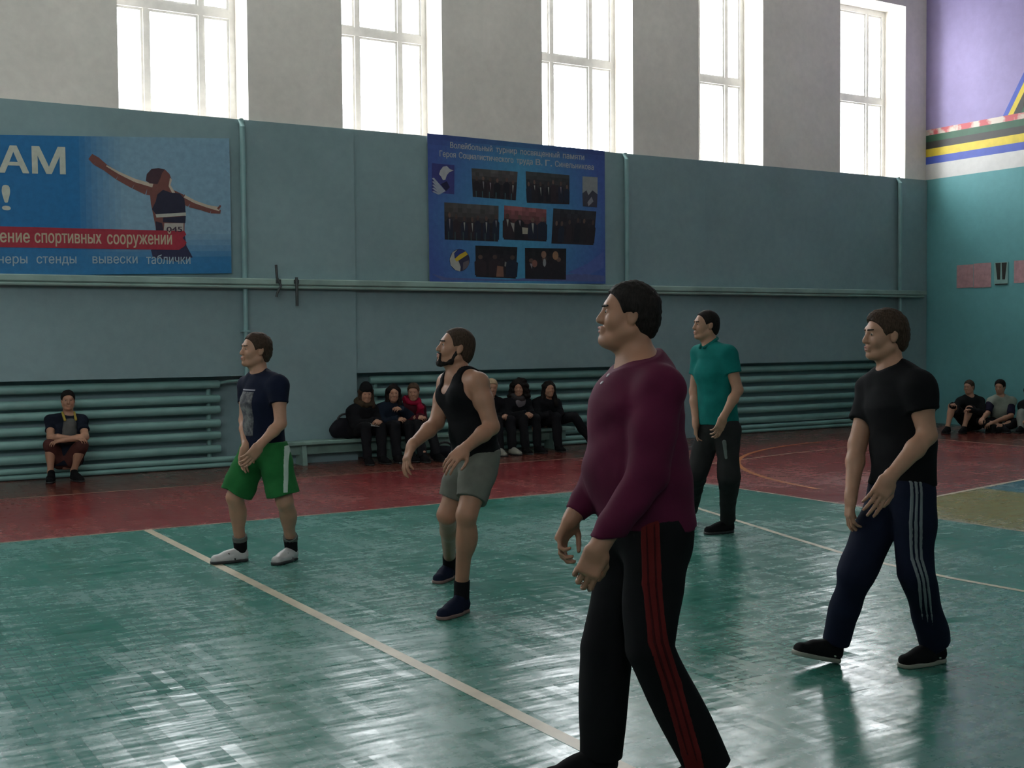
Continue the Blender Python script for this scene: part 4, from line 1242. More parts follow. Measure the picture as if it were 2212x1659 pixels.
def player_tank_top():
    D = 7.05
    J = joints(D, dict(N=(990, 800, .0), T=(998, 826, 0), C=(1005, 860, 0), W=(1020, 930, 0.0), P=(1028, 985, 0),
        SL=(1034, 828, -.15), SR=(966, 828, .15), EL=(1062, 922, -.20), WL=(1003, 970, -.36), ER=(943, 913, .06), WR=(889, 963, -.14),
        HL=(1040, 1005, -.07), HR=(1010, 1005, .08), KL=(1008, 1112, -.18), KR=(966, 1112, .05)))
    gl = onfloor(1003, 1322); tl = onfloor(962, 1336)
    gr_ = onfloor(975, 1247); tr = onfloor(938, 1264)
    feet = {'L': (gl+nrm(gl-tl)*.03, gl+nrm(tl-gl)*.25), 'R': (gr_+nrm(gr_-tr)*.03, gr_+nrm(tr-gr_)*.24)}
    J['AL'] = feet['L'][0]*.8+feet['L'][1]*.2+UPV*.15; J['AR'] = feet['R'][0]*.8+feet['R'][1]*.2+UPV*.12
    loc = (gl+gr_)/2*V(1, 1, 0)
    hd = Head(at(983, 752, D), headdir(983, 14), .99, tilt=13)
    fw = headdir(1000, 25)
    dim = dict(P=(.155, .112), W=(.142, .102), C=(.165, .118), T=(.135, .085))
    hands = {'L': dict(d=V(*(J['WL']-J['EL']))+V(-.05, 0, -.05), p=V(-.1, .4, -1), side=-1, curl=.35, thumb=.3), 'R': dict(d=V(*(J['WR']-J['ER']))+V(.02, 0, -.22), p=V(.2, -.3, -1), side=1, curl=.4, thumb=.4)}
    F = body(J, dim, hd, D, fw, hands, feet=feet, armr=(.056, .045, .046, .04, .028), legr=(.09, .058, .058, .038))
    for y in (-1, 1):
        F.u(EL(J['C']+fw*.075+nrm(J['SL']-J['SR'])*y*.075+UPV*.02, (.055, .07, .05), frame(fw)), .04)
    root = sdf_obj('person', F, .006, M['skin2'], None, loc)
    tag(root, 'bearded person in black tank top and grey shorts, stepping with bent arms reaching forward', 'person')
    S = Field(); torso(S, J, dim, .012, top=False)
    ax = nrm(J['SL']-J['SR'])
    for y in (-1, 1): S.u(EL(J['C']+fw*.075+ax*y*.075+UPV*.02, (.067, .082, .062), frame(fw)), .04)
    S.u(RC(J['P'], J['W'], .126, .117, nrm(J['HL']-J['HR']), 1.3), .03)
    for y, s_ in ((1, 'SL'), (-1, 'SR')):
        S.sub(EL(J[s_]+ax*y*.02+UPV*.01, (.115, .088, .12), frame(fw)), .008)
    S.sub(EL(J['N']+fw*.07+UPV*.0, (.10, .062, .135), frame(fw)), .008)
    full = Field(); torso(full, J, dim); full.off = .008
    for y in (-1, 1): full.u(EL(J['C']+fw*.075+ax*y*.075+UPV*.02, (.055, .07, .05), frame(fw)), .04)
    for y in (-1, 1):          # shoulder straps lie on the body
        c = J['T']+ax*y*.092+UPV*.02
        X = Field().u(BX(c, (.20, .021, .17), frame(fw, nrm(UPV-ax*y*.12)), .004), 0).isect(full); S.u(X, .006)
    S.cut(J['P']+UPV*.0, -UPV)
    S.wr = (.0022, 24, 8)
    sdf_obj('tank_top', S, .006, M['black'], root, loc)
    P_ = Field()
    for sd, hem in (('L', .72), ('R', .70)):
        H, K = J['H'+sd], J['K'+sd]; E2 = H+(K-H)*hem
        f = Field().u(RC(H+UPV*.02, E2, .106, .096), 0).cut(E2, K-H); P_.u(f, .015)
    P_.u(RC(J['P']+UPV*.02, J['P']-UPV*.02, .126, .122, nrm(J['HL']-J['HR']), 1.25), .04)
    P_.cut(J['P']+UPV*.04, UPV); P_.wr = (.004, 24, 5)
    sdf_obj('shorts', P_, .006, cloth('grey_shorts_fabric', (.135, .135, .115)), root, loc)
    for sd in 'LR':
        A, K = J['A'+sd], J['K'+sd]
        s = Field().u(RC(A-UPV*.05, A+(K-A)*.10, .046, .046, flat1=True), 0)
        sdf_obj('sock', s, .005, M['black'], root, loc)
        o, q = shoe('shoe', *feet[sd], .005, M['navy'], mat('pale_shoe_sole', (.16, .10, .085), .6), root, loc, high=.10)
        laces(o, q, loc, mat('grey_laces', (.12, .12, .13), .8))
    hd.short_hair(.0055, M['hbrown'], root, loc, .008, fringe=-.012, buzz=True)
    B = Field()
    for y in (-1, 1): B.u(hd.rc((-.0, y*.062, -.03), (.02, y*.050, -.085), .012, .017), .01).u(hd.rc((.02, y*.050, -.085), (.068, y*.016, -.108), .017, .017), .01)
    B.u(hd.rc((.07, -.014, -.104), (.07, .014, -.104), .02, .02), .01)
    for y in (-1, 1): B.u(hd.rc((.083, y*.022, -.052), (.082, y*.024, -.09), .006, .008), .008)
    B.u(hd.rc((.094, -.016, -.0495), (.094, .016, -.0495), .0045, .0045), .004)
    B.wr = (.0008, 200, 3)
    sdf_obj('beard', B, .0045, M['hdark'], root, loc)
    hd.eyes(root, loc, M['hdark']); hd.lips(root, loc)

def player_maroon():
    D = 4.30
    J = joints(D, dict(N=(1378, 775, .0), T=(1388, 812, 0), C=(1376, 880, 0), W=(1378, 1010, 0.0), P=(1400, 1125, 0),
        SL=(1426, 842, -.17), SR=(1350, 842, .17), EL=(1400, 1022, -.24), WL=(1292, 1184, -.30), ER=(1316, 1005, .12), WR=(1236, 1118, .04),
        HL=(1418, 1165, -.09), HR=(1372, 1165, .09), KL=(1404, 1400, -.10), KR=(1310, 1400, .07)))
    gr_ = onfloor(1300, 1676); tr = onfloor(1218, 1692)
    hl = onfloor(1535, 1700); tl = onfloor(1455, 1722)
    feet = {'R': (gr_+nrm(gr_-tr)*.06, gr_+nrm(tr-gr_)*.24), 'L': (hl+nrm(hl-tl)*.05, hl+nrm(tl-hl)*.25)}
    J['AR'] = feet['R'][0]*.78+feet['R'][1]*.22+UPV*.12; J['AL'] = feet['L'][0]*.78+feet['L'][1]*.22+UPV*.12
    loc = (gr_+hl)/2*V(1, 1, 0)
    hd = Head(at(1355, 682, D), headdir(1355, 7), .97, tilt=8, roundness=1.1)
    fw = headdir(1380, 22)
    dim = dict(P=(.175, .140), W=(.170, .150), C=(.175, .142), T=(.145, .095))
    hands = {'L': dict(d=V(-.40, .12, -.9), p=V(.5, .9, -.1), side=-1, curl=.85, thumb=.7, s=1.02), 'R': dict(d=V(-.42, .2, -.9), p=V(.5, -.8, 0), side=1, curl=.8, thumb=.6, s=1.02)}
    F = body(J, dim, hd, D, fw, hands, feet=feet, neck=.064, armr=(.056, .048, .047, .042, .030), legr=(.096, .062, .050, .040))
    F.u(hd.el((.04, 0, -.105), (.045, .045, .022)), .03)
    root = sdf_obj('person', F, .005, M['skin2'], None, loc)
    tag(root, 'large dark-haired person in maroon long-sleeved top and black trousers, nearest to the camera', 'person')
    S = Field(); torso(S, J, dim, .020)
    S.u(RC(J['P']+UPV*.0, J['W'], .160, .165, nrm(J['HL']-J['HR']), 1.15), .05)
    S.u(EL(J['W']+fw*.02+UPV*.02, (.158, .17, .17), frame(fw)), .06)
    for sd in 'LR':
        s_, e, w_ = J['S'+sd], J['E'+sd], J['W'+sd]
        f = Field().u(RC(s_, s_*.5+e*.5, .082, .078), 0).u(RC(s_*.5+e*.5, e, .078, .066), .02).u(RC(e, e*.3+w_*.7, .066, .054), .03).u(RC(e*.3+w_*.7, w_+(e-w_)*.06, .053, .046, flat1=True), .02)
        S.u(f, .022)
    S.cut(J['P']-UPV*.012, -UPV); S.cut(J['N']+UPV*.004, UPV+fw*.45)
    S.wr = (.0045, 17, 21)
    mar = NT('maroon_knit'); p_ = mar.pos()
    mar.l(mar.mix(mar.ramp(mar.noise(p_, 7, 4), .3, .7), (.060, .0035, .020), (.082, .005, .028)), mar.b.inputs['Base Color'])
    mar.b.inputs['Roughness'].default_value = .8; mar.b.inputs['Specular IOR Level'].default_value = .2
    mar.b.inputs['Sheen Weight'].default_value = .03; mar.b.inputs['Sheen Tint'].default_value = (1.0, .35, .6, 1)
    mar.bump(mar.noise(p_, 400, 2), .3, .001)
    sh = sdf_obj('long_sleeved_top', S, .006, mar.m, root, loc)
    G = Field().u(S, 0); G.off = .004
    b = Field()
    # neck placket buttons
    for i, (px, py) in enumerate(((1341, 810), (1332, 826))):
        c = at(px, py, D-.05)
        b.u(RC(c-fw*.2, c+fw*.2, .0065, .0065), 0)
    Q = Field().u(b, 0).isect(G); Q.cut(J['C'], -fw); sdf_obj('button', Q, .003, mat('pale_button', (.45, .38, .42), .4), sh, loc)
    # collar rim
    # trousers
    P_ = Field()
    for sd in 'LR':
        H, K, A = J['H'+sd], J['K'+sd], J['A'+sd]
        f = Field().u(RC(H+UPV*.02, K, .116, .090), 0).u(RC(K, A-UPV*.05, .090, .082, flat1=True), .006)
        P_.u(f, .03)
    P_.u(RC(J['P']+UPV*.03, J['P']-UPV*.02, .152, .148, nrm(J['HL']-J['HR']), 1.2), .04)
    P_.u(EL(J['P']-fw*.035-UPV*.10, (.105, .145, .09), frame(fw)), .05)
    P_.cut(J['P']+UPV*.03, UPV); P_.wr = (.004, 15, 6)
    to = sdf_obj('trousers', P_, .007, M['black'], root, loc)
    G = Field().u(P_, 0); G.off = .003
    pts = [at(1410, 1140, D-.27), at(1413, 1270, D-.25), at(1424, 1390, D-.22), at(1456, 1490, D-.2), at(1500, 1645, D-.2), at(1518, 1710, D-.2)]
    for off, col, wd in ((0, (.105, .012, .012), .034),):
        X = Field()
        for a, c in zip(pts[:-1], pts[1:]):
            X.u(RC(a, c, wd, wd, nrm(V(.52, .854, 0)), 8.0), .01)
        Q = Field().u(X, 0).isect(G); st = sdf_obj('side_stripe', Q, .006, cloth('dark_red_stripe', col), to, loc)
    G2 = Field().u(P_, 0); G2.off = .0062
    for k in (-1, 1):
        X = Field(); o_ = V(-.854, .52, 0)*.013*k
        for a, c in zip(pts[:-1], pts[1:]): X.u(RC(a+o_, c+o_, .005, .005, nrm(V(.52, .854, 0)), 16.0), .003)
        Q = Field().u(X, 0).isect(G2); sdf_obj('stripe_seam', Q, .0035, cloth('dark_stripe_seam', (.045, .007, .008)), st, loc)
    for sd in 'LR':
        o, q = shoe('shoe', *feet[sd], .005, M['black'], M['rubber'], root, loc, high=.09, w=1.1)
        laces(o, q, loc, mat('dark_grey_laces', (.05, .05, .05), .8))
    hd.short_hair(.005, M['hdark'], root, loc, .014, fringe=-.004, nape=-.088, side=-.006)
    hd.eyes(root, loc, M['hdark']); hd.lips(root, loc)

def player_green_polo():
    D = 9.60
    J = joints(D, dict(N=(1535, 745, .0), T=(1541, 772, 0), C=(1544, 805, 0), W=(1549, 870, 0.0), P=(1552, 918, 0),
        SL=(1572, 766, -.14), SR=(1511, 766, .14), EL=(1594, 843, -.18), WL=(1562, 903, -.28), ER=(1500, 845, .12), WR=(1503, 915, .02),
        HL=(1571, 935, -.07), HR=(1535, 935, .07), KL=(1575, 1030, -.10), KR=(1505, 1022, .0)))
    gl = onfloor(1578, 1150); tl = onfloor(1522, 1155)
    gr_ = onfloor(1494, 1128); tr = onfloor(1446, 1135)
    feet = {'L': (gl+nrm(gl-tl)*.03, gl+nrm(tl-gl)*.25), 'R': (gr_+nrm(gr_-tr)*.03, gr_+nrm(tr-gr_)*.25)}
    J['AL'] = feet['L'][0]*.8+feet['L'][1]*.2+UPV*.12; J['AR'] = feet['R'][0]*.8+feet['R'][1]*.2+UPV*.12
    loc = (gl+gr_)/2*V(1, 1, 0)
    hd = Head(at(1524, 703, D), headdir(1524, 24), .98, tilt=4)
    fw = headdir(1540, 36)
    dim = dict(P=(.155, .112), W=(.142, .104), C=(.158, .115), T=(.135, .085))
    hands = {'L': dict(d=V(*(J['WL']-J['EL']))+V(0, 0, -.1), p=V(.1, .9, .1), side=-1, curl=.6), 'R': dict(d=V(-.05, -.1, -1), p=V(.6, -.6, 0), side=1, curl=.4)}
    F = body(J, dim, hd, D, fw, hands, feet=feet)
    root = sdf_obj('person', F, .0065, M['skin'], None, loc)
    tag(root, 'slim person in teal green polo shirt and dark trousers, standing beyond the person in maroon', 'person')
    S = Field(); torso(S, J, dim, .016)
    S.u(sleeve(J['SL'], J['EL'], .52, .068, .066), .03); S.u(sleeve(J['SR'], J['ER'], .55, .066, .064), .03)
    S.u(RC(J['P']+UPV*.02, J['W'], .124, .118, nrm(J['HL']-J['HR']), 1.28), .03)
    S.cut(J['P']+UPV*.01, -UPV); S.cut(J['N']+UPV*.03, UPV+fw*.55); S.wr = (.0026, 25, 31)
    pc = cloth('teal_green_polo_fabric', (.007, .14, .125))
    sh = sdf_obj('polo_shirt', S, .007, pc, root, loc)
    c = Field()
    ax = nrm(J['SL']-J['SR'])
    for y in (-1, 1):
        c.u(RC(J['N']-fw*.06+UPV*.05, J['N']+ax*y*.07+UPV*.035+fw*.01, .014, .014), .01); c.u(RC(J['N']+ax*y*.07+UPV*.035+fw*.01, J['N']+ax*y*.025+fw*.085-UPV*.02, .014, .011), .01)
    sdf_obj('collar', c, .006, pc, sh, loc)
    P_ = Field()
    for sd in 'LR':
        H, K, A = J['H'+sd], J['K'+sd], J['A'+sd]
        f = Field().u(RC(H+UPV*.02, K, .104, .084), 0).u(RC(K, A-UPV*.01, .082, .066, flat1=True), .006); P_.u(f, .03)
    P_.u(RC(J['P']+UPV*.03, J['P']-UPV*.02, .124, .122, nrm(J['HL']-J['HR']), 1.25), .04)
    P_.cut(J['P']+UPV*.04, UPV); P_.wr = (.0042, 20, 9)
    to = sdf_obj('trousers', P_, .007, cloth('charcoal_trouser_fabric', (.022, .022, .022)), root, loc)
    G = Field().u(P_, 0); G.off = .003
    a, b = at(1566, 955, D-.2), at(1570, 990, D-.2)
    X = Field().u(RC(a, b, .016, .012, nrm(V(.52, .854, 0)), 6), 0).isect(G)
    lo_ = sdf_obj('trouser_print', X, .004, cloth('pale_trouser_print', (.12, .14, .13)), to, loc); lo_['label'] = 'pale vertical print on the thigh'
    for sd in 'LR':
        o, q = shoe('shoe', *feet[sd], .0055, M['black'], M['rubber'], root, loc)
        laces(o, q, loc, M['rubber'])
    hd.short_hair(.006, M['hdark'], root, loc, .009, fringe=-.014, buzz=True)
    hd.eyes(root, loc, M['hdark']); hd.lips(root, loc)

def player_black():
    D = 5.78
    J = joints(D, dict(N=(1926, 795, .0), T=(1938, 828, 0), C=(1944, 872, 0), W=(1950, 965, 0.0), P=(1950, 1048, 0),
        SL=(1985, 838, -.16), SR=(1884, 846, .15), EL=(2003, 940, -.20), WL=(1920, 1034, -.34), ER=(1852, 960, .12), WR=(1838, 1075, .02),
        HL=(1972, 1075, -.09), HR=(1922, 1075, .08), KL=(1978, 1235, -.08), KR=(1846, 1245, .0)))
    hl = onfloor(2040, 1428); tl = onfloor(1966, 1440)
    hr = onfloor(1812, 1432); tr = onfloor(1728, 1428)
    fl_ = nrm(tl-hl); fr_ = nrm(V(-1, .12, 0))
    feet = {'L': (hl+V(0, 0, 0), hl+fl_*.285), 'R': (hr, hr+fr_*.275+UPV*.075)}
    J['AL'] = feet['L'][0]*.8+feet['L'][1]*.2+UPV*.12; J['AR'] = hr+fr_*.04+V(.02, 0, .125)
    loc = (hl+hr)/2*V(1, 1, 0)
    hd = Head(at(1911, 725, D), headdir(1911, 26), 1.0, tilt=2)
    fw = headdir(1945, 32)
    dim = dict(P=(.160, .115), W=(.150, .108), C=(.165, .122), T=(.140, .088))
    hands = {'L': dict(d=V(*(J['WL']-J['EL']))+V(0, .0, -.1), p=V(.1, .8, -.5), side=-1, curl=.3, thumb=.4, s=1.03), 'R': dict(d=V(-.12, 0, -1), p=V(.8, -.4, 0), side=1, curl=.45)}
    F = body(J, dim, hd, D, fw, hands, feet={'L': feet['L'], 'R': (hr+UPV*.01, hr+fr_*.25+UPV*.06)}, armr=(.053, .044, .045, .04, .028))
    root = sdf_obj('person', F, .0055, M['skin'], None, loc)
    tag(root, 'person in black t-shirt and black trousers with three pale stripes, walking with one foot forward', 'person')
    S = Field(); torso(S, J, dim, .017)
    S.u(sleeve(J['SL'], J['EL'], .50, .076, .078), .03); S.u(sleeve(J['SR'], J['ER'], .55, .070, .070), .03)
    S.u(RC(J['P']+UPV*.02, J['W'], .128, .122, nrm(J['HL']-J['HR']), 1.28), .03)
    S.cut(J['P']+UPV*.01, -UPV); S.cut(J['N']+UPV*.03, UPV+fw*.6); S.wr = (.003, 24, 41)
    sdf_obj('t_shirt', S, .007, M['black'], root, loc)
    P_ = Field()
    for sd in 'LR':
        H, K, A = J['H'+sd], J['K'+sd], J['A'+sd]
        f = Field().u(RC(H+UPV*.02, K, .108, .084), 0).u(RC(K, A-UPV*.02, .083, .070, flat1=True), .006); P_.u(f, .03)
    P_.u(RC(J['P']+UPV*.03, J['P']-UPV*.02, .130, .126, nrm(J['HL']-J['HR']), 1.25), .04)
    P_.cut(J['P']+UPV*.04, UPV); P_.wr = (.004, 18, 10)
    to = sdf_obj('trousers', P_, .007, M['navy'], root, loc)
    G = Field().u(P_, 0); G.off = .003
    pts = [at(1982, 1040, D-.2), at(1981, 1130, D-.2), at(1985, 1210, D-.19), at(2001, 1275, D-.17), at(2019, 1340, D-.15), at(2028, 1386, D-.14)]
    for k in (-1, 0, 1):
        X = Field()
        for a, c in zip(pts[:-1], pts[1:]):
            o_ = V(-.854, .52, 0)*.021*k; X.u(RC(a+o_, c+o_, .0075, .0068, nrm(V(.52, .854, 0)), 16), .004)
        Q = Field().u(X, 0).isect(G); sdf_obj('side_stripe', Q, .0045, cloth('pale_grey_stripe', (.17, .19, .20)), to, loc)
    for sd in 'LR':
        up = UPV if sd == 'L' else nrm(UPV-fr_*.27)
        o, q = shoe('shoe', *feet[sd], .005, M['black'], mat('grey_white_sole', (.24, .24, .20), .6), root, loc, up=(UPV if sd == 'L' else nrm(np.cross(feet['R'][1]-feet['R'][0], np.cross(UPV, feet['R'][1]-feet['R'][0])))))
        mm = mat('pale_shoe_mark', (.42, .45, .36), .6)
        for y in (-1, 1):
            for a, b, r in ((q(.22, y*.033, .034), q(.25, y*.033, .036), .009), (q(.33, y*.034, .034), q(.35, y*.034, .034), .008), (q(.06, y*.026, .055), q(.16, y*.034, .07), .007)):
                sdf_obj('shoe_mark', Field().u(RC(a, b, r, r), 0), .004, mm, o, loc)
        laces(o, q, loc, M['rubber'])
    hd.short_hair(.0055, M['hbrown'], root, loc, .011, fringe=.002, top=.008)
    hd.eyes(root, loc, M['hbrown']); hd.lips(root, loc)

player_green_shorts(); player_tank_top(); player_maroon(); player_green_polo(); player_black()

# ------------------------------------------------------------------ spectators
COATK = {}
def coat_mat(name, col):
    if name not in COATK: COATK[name] = cloth(name, col)
    return COATK[name]
SEATDIM = dict(P=(.155, .12), W=(.140, .108), C=(.150, .112), T=(.120, .08))
def seated(J, hd, fwd, label, group, coat, trousers, hair, feet, hands, skin='skin', h=.010, coatoff=.022, sl=1.0, coatname='coat', bulky=1.0, fem=True, shoe_m=None, legname='trousers', legfrac=1.0, scarf=None, eyes=True):
    fwd = nrm(fwd)
    dim = dict(SEATDIM) if fem else dict(P=(.16, .12), W=(.15, .11), C=(.165, .12), T=(.135, .085))
    F = body(J, dim, hd, 0, fwd, hands, feet=feet, neck=.05 if fem else .057, armr=(.043, .036, .036, .033, .024) if fem else (.050, .041, .041, .037, .026),
             legr=(.082, .055, .052, .034), fine=True)
    loc = (feet['L'][0]+feet['R'][0])/2*V(1, 1, 0)
    root = sdf_obj('person', F, .0085, M[skin], None, loc)
    tag(root, label, 'person', group)
    S = Field(); torso(S, J, dim, coatoff)
    for sd in 'LR':
        s_, e, w_ = J['S'+sd], J['E'+sd], J['W'+sd]; bk = bulky
        f = Field()
        if sl >= 1:
            f.u(RC(s_, e, .070*bk, .062*bk), 0).u(RC(e, w_+(w_-e)/np.linalg.norm(w_-e)*.045, .061*bk, .048*bk, flat1=True), .015)
        else:
            f.u(sleeve(s_, e, sl, .066, .066), 0)
        S.u(f, .02)
    S.u(RC(J['P']+UPV*.0, J['W'], (.125+coatoff), (.115+coatoff), nrm(J['HL']-J['HR']), 1.25), .04)
    S.cut(J['P']-UPV*.06, -UPV); S.sub(EL(J['N']+UPV*.05+fwd*.015, (.068, .074, .075), frame(fwd)), .01); S.wr = (.0045, 22, int(abs(J['N'][0])*10) % 50)
    so = sdf_obj(coatname, S, h, coat, root, loc)
    T = Field()
    for sd in 'LR':
        H, K, A = J['H'+sd], J['K'+sd], J['A'+sd]
        f = Field()
        if legfrac == 1: f.u(RC(H, K, .098, .072), 0).u(RC(K, A-UPV*.045, .071, .056, flat1=True), .006)
        elif legfrac > 1: f.u(RC(H, K, .105, .080), 0)
        else: f.u(RC(H, H+(K-H)*legfrac, .105, .098), 0).cut(H+(K-H)*legfrac, K-H)
        T.u(f, .02)
    T.u(RC(J['HL'], J['HR'], .105, .105), .03)
    T.wr = (.004, 22, 3)
    sdf_obj(legname, T, h, trousers, root, loc)
    for sd in 'LR':
        shoe('shoe', *feet[sd], .008, shoe_m or M['black'], M['rubber'], root, loc, high=.10)
    if eyes: hd.eyes(root, loc)
    if hair: hair(hd, root, loc)
    if scarf:
        N = J['N']; K = Field(); ax = nrm(J['SL']-J['SR']); kind = scarf[2]
        if kind != 'tail':
            ring = [N+UPV*.045+fwd*.085*math.cos(t)*1.05+ax*.085*math.sin(t)-UPV*.03*math.cos(t) for t in np.linspace(0, 2*math.pi, 13)]
            for a, b in zip(ring[:-1], ring[1:]): K.u(RC(a, b, .034, .034), .02)
        if kind in ('tail', 'both'):
            p0 = N+UPV*.05+ax*.055+fwd*.02; p1 = J['T']+ax*.075+fwd*.12; p2 = J['W']*.6+J['C']*.4+ax*.075+fwd*.155
            K.u(RC(p0, p1, .035, .04), .02).u(RC(p1, p2, .042, .045, ax, 1.25), .02)
        K.wr = (.005, 50, 7)
        sdf_obj(scarf[0], K, .008, scarf[1], root, loc)
    return root, loc, so, S

BENCH_Z, BENCH_Y0, BENCH_Y1 = .30, 14.34, 14.60
def px_at_y(px, py, y):
    r = ray(px, py); return CO+r*(y/r[1])
def bench():
    xa, xb = px_at_y(603, 965, 14.45)[0], px_at_y(1235, 965, 14.45)[0]
    r = empty('bench', ((xa+xb)/2, 14.47, 0)); L = V((xa+xb)/2, 14.47, 0)
    tag(r, 'long low teal painted wooden bench with the girls sitting on it', 'bench')
    mb = MB(); mb.box((xa, BENCH_Y0, BENCH_Z-.045), (xb, BENCH_Y1, BENCH_Z), bev=.008)
    o = mb.build('seat', M['bench'], r, loc=L); o.location = (0, 0, 0)
    mb = MB(); mb.box((xa+.1, 14.455, .13), (xb-.1, 14.485, BENCH_Z-.046)); o = mb.build('rail', M['bench'], r, loc=L); o.location = (0, 0, 0)
    n = 4
    xs = [px_at_y(656, 990, 14.4)[0]]; xs += [xs[0]+(xb-.35-xs[0])*i/3 for i in (1, 2, 3)]
    for x in xs:
        mb = MB()
        mb.add([(x-.03, BENCH_Y0+.0, 0), (x+.03, BENCH_Y0+.0, 0), (x+.03, BENCH_Y1, 0), (x-.03, BENCH_Y1, 0), (x-.03, BENCH_Y0+.04, BENCH_Z-.045), (x+.03, BENCH_Y0+.04, BENCH_Z-.045), (x+.03, BENCH_Y1-.04, BENCH_Z-.045), (x-.03, BENCH_Y1-.04, BENCH_Z-.045)],
               [(0, 3, 2, 1), (4, 5, 6, 7), (0, 1, 5, 4), (1, 2, 6, 5), (2, 3, 7, 6), (3, 0, 4, 7)])
        o = mb.build('leg', M['bench'], r, loc=L); o.location = (0, 0, 0)
bench()

def girl(px, py, label, look, coat, hairf, lean=0.0, hands_at=((.06, -.30, .52), (-.06, -.30, .52)), knees=(0.10, -0.10), feet_dx=(0.0, 0.0), feet_y=13.88, trousers=None, scarf=None, shoulders=.165, headscale=.94, coatoff=.022, bulky=1.0, shoe_m=None, elbows=None, yoff=0.0, curl=.9, bare=True):
    Y = 14.26+yoff
    hc = px_at_y(px, py, Y); x = hc[0]; zh = hc[2]
    fwd = V(0, -1, 0)
    N = V(x+lean*.3, Y+.06, zh-.155); hip = V(x+lean, 14.43, BENCH_Z+.125)
    J = dict(N=N, T=N+V(0, .015, -.05), C=N*.62+hip*.38+V(0, .03, 0), W=N*.25+hip*.75+V(0, .03, 0), P=hip)
    # facing -y: the left side is towards +x
    for sd, g in (('L', 1), ('R', -1)):
        J['S'+sd] = N+V(g*shoulders, .03, -.075)
        J['H'+sd] = hip+V(g*.085, -.02, -.01)
        J['K'+sd] = V(x+lean+knees[0 if g > 0 else 1], 14.02, .47)
        fx = x+lean+knees[0 if g > 0 else 1]+feet_dx[0 if g > 0 else 1]
        J['A'+sd] = V(fx, feet_y+.10, .12)
        hx, hy, hz = hands_at[0 if g > 0 else 1]
        J['W'+sd] = V(x+hx, 14.47+hy, hz)
        J['E'+sd] = (J['S'+sd]+J['W'+sd])/2+V(g*.065, .05, -.11) if not elbows or elbows[0 if g > 0 else 1] is None else V(x, 14.47, 0)+V(*elbows[0 if g > 0 else 1])
    feet = {}
    for sd, g in (('L', 1), ('R', -1)):
        a = J['A'+sd]; d = nrm(V(g*.12+feet_dx[0 if g > 0 else 1]*.8, -1, 0)); he = V(a[0], a[1], 0)-d*.05; feet[sd] = (he, he+d*.245)
    hd = Head(hc, V(*look), headscale)
    hands = {sd: dict(d=V(*(J['W'+sd]-J['E'+sd]))+V(-g*.04, 0, -.02), p=V(-g*.5, .3, -.8), side=g*1, curl=curl, s=.9) for sd, g in (('L', 1), ('R', -1))}
    if not bare: hands = {}
    return seated(J, hd, fwd, label, 'girls sitting on the bench', coat, trousers or coat_mat('black_trousers', (.012, .012, .014)), hairf, feet, hands, coat and 'skin', coatoff=coatoff, bulky=bulky, scarf=scarf, shoe_m=shoe_m)

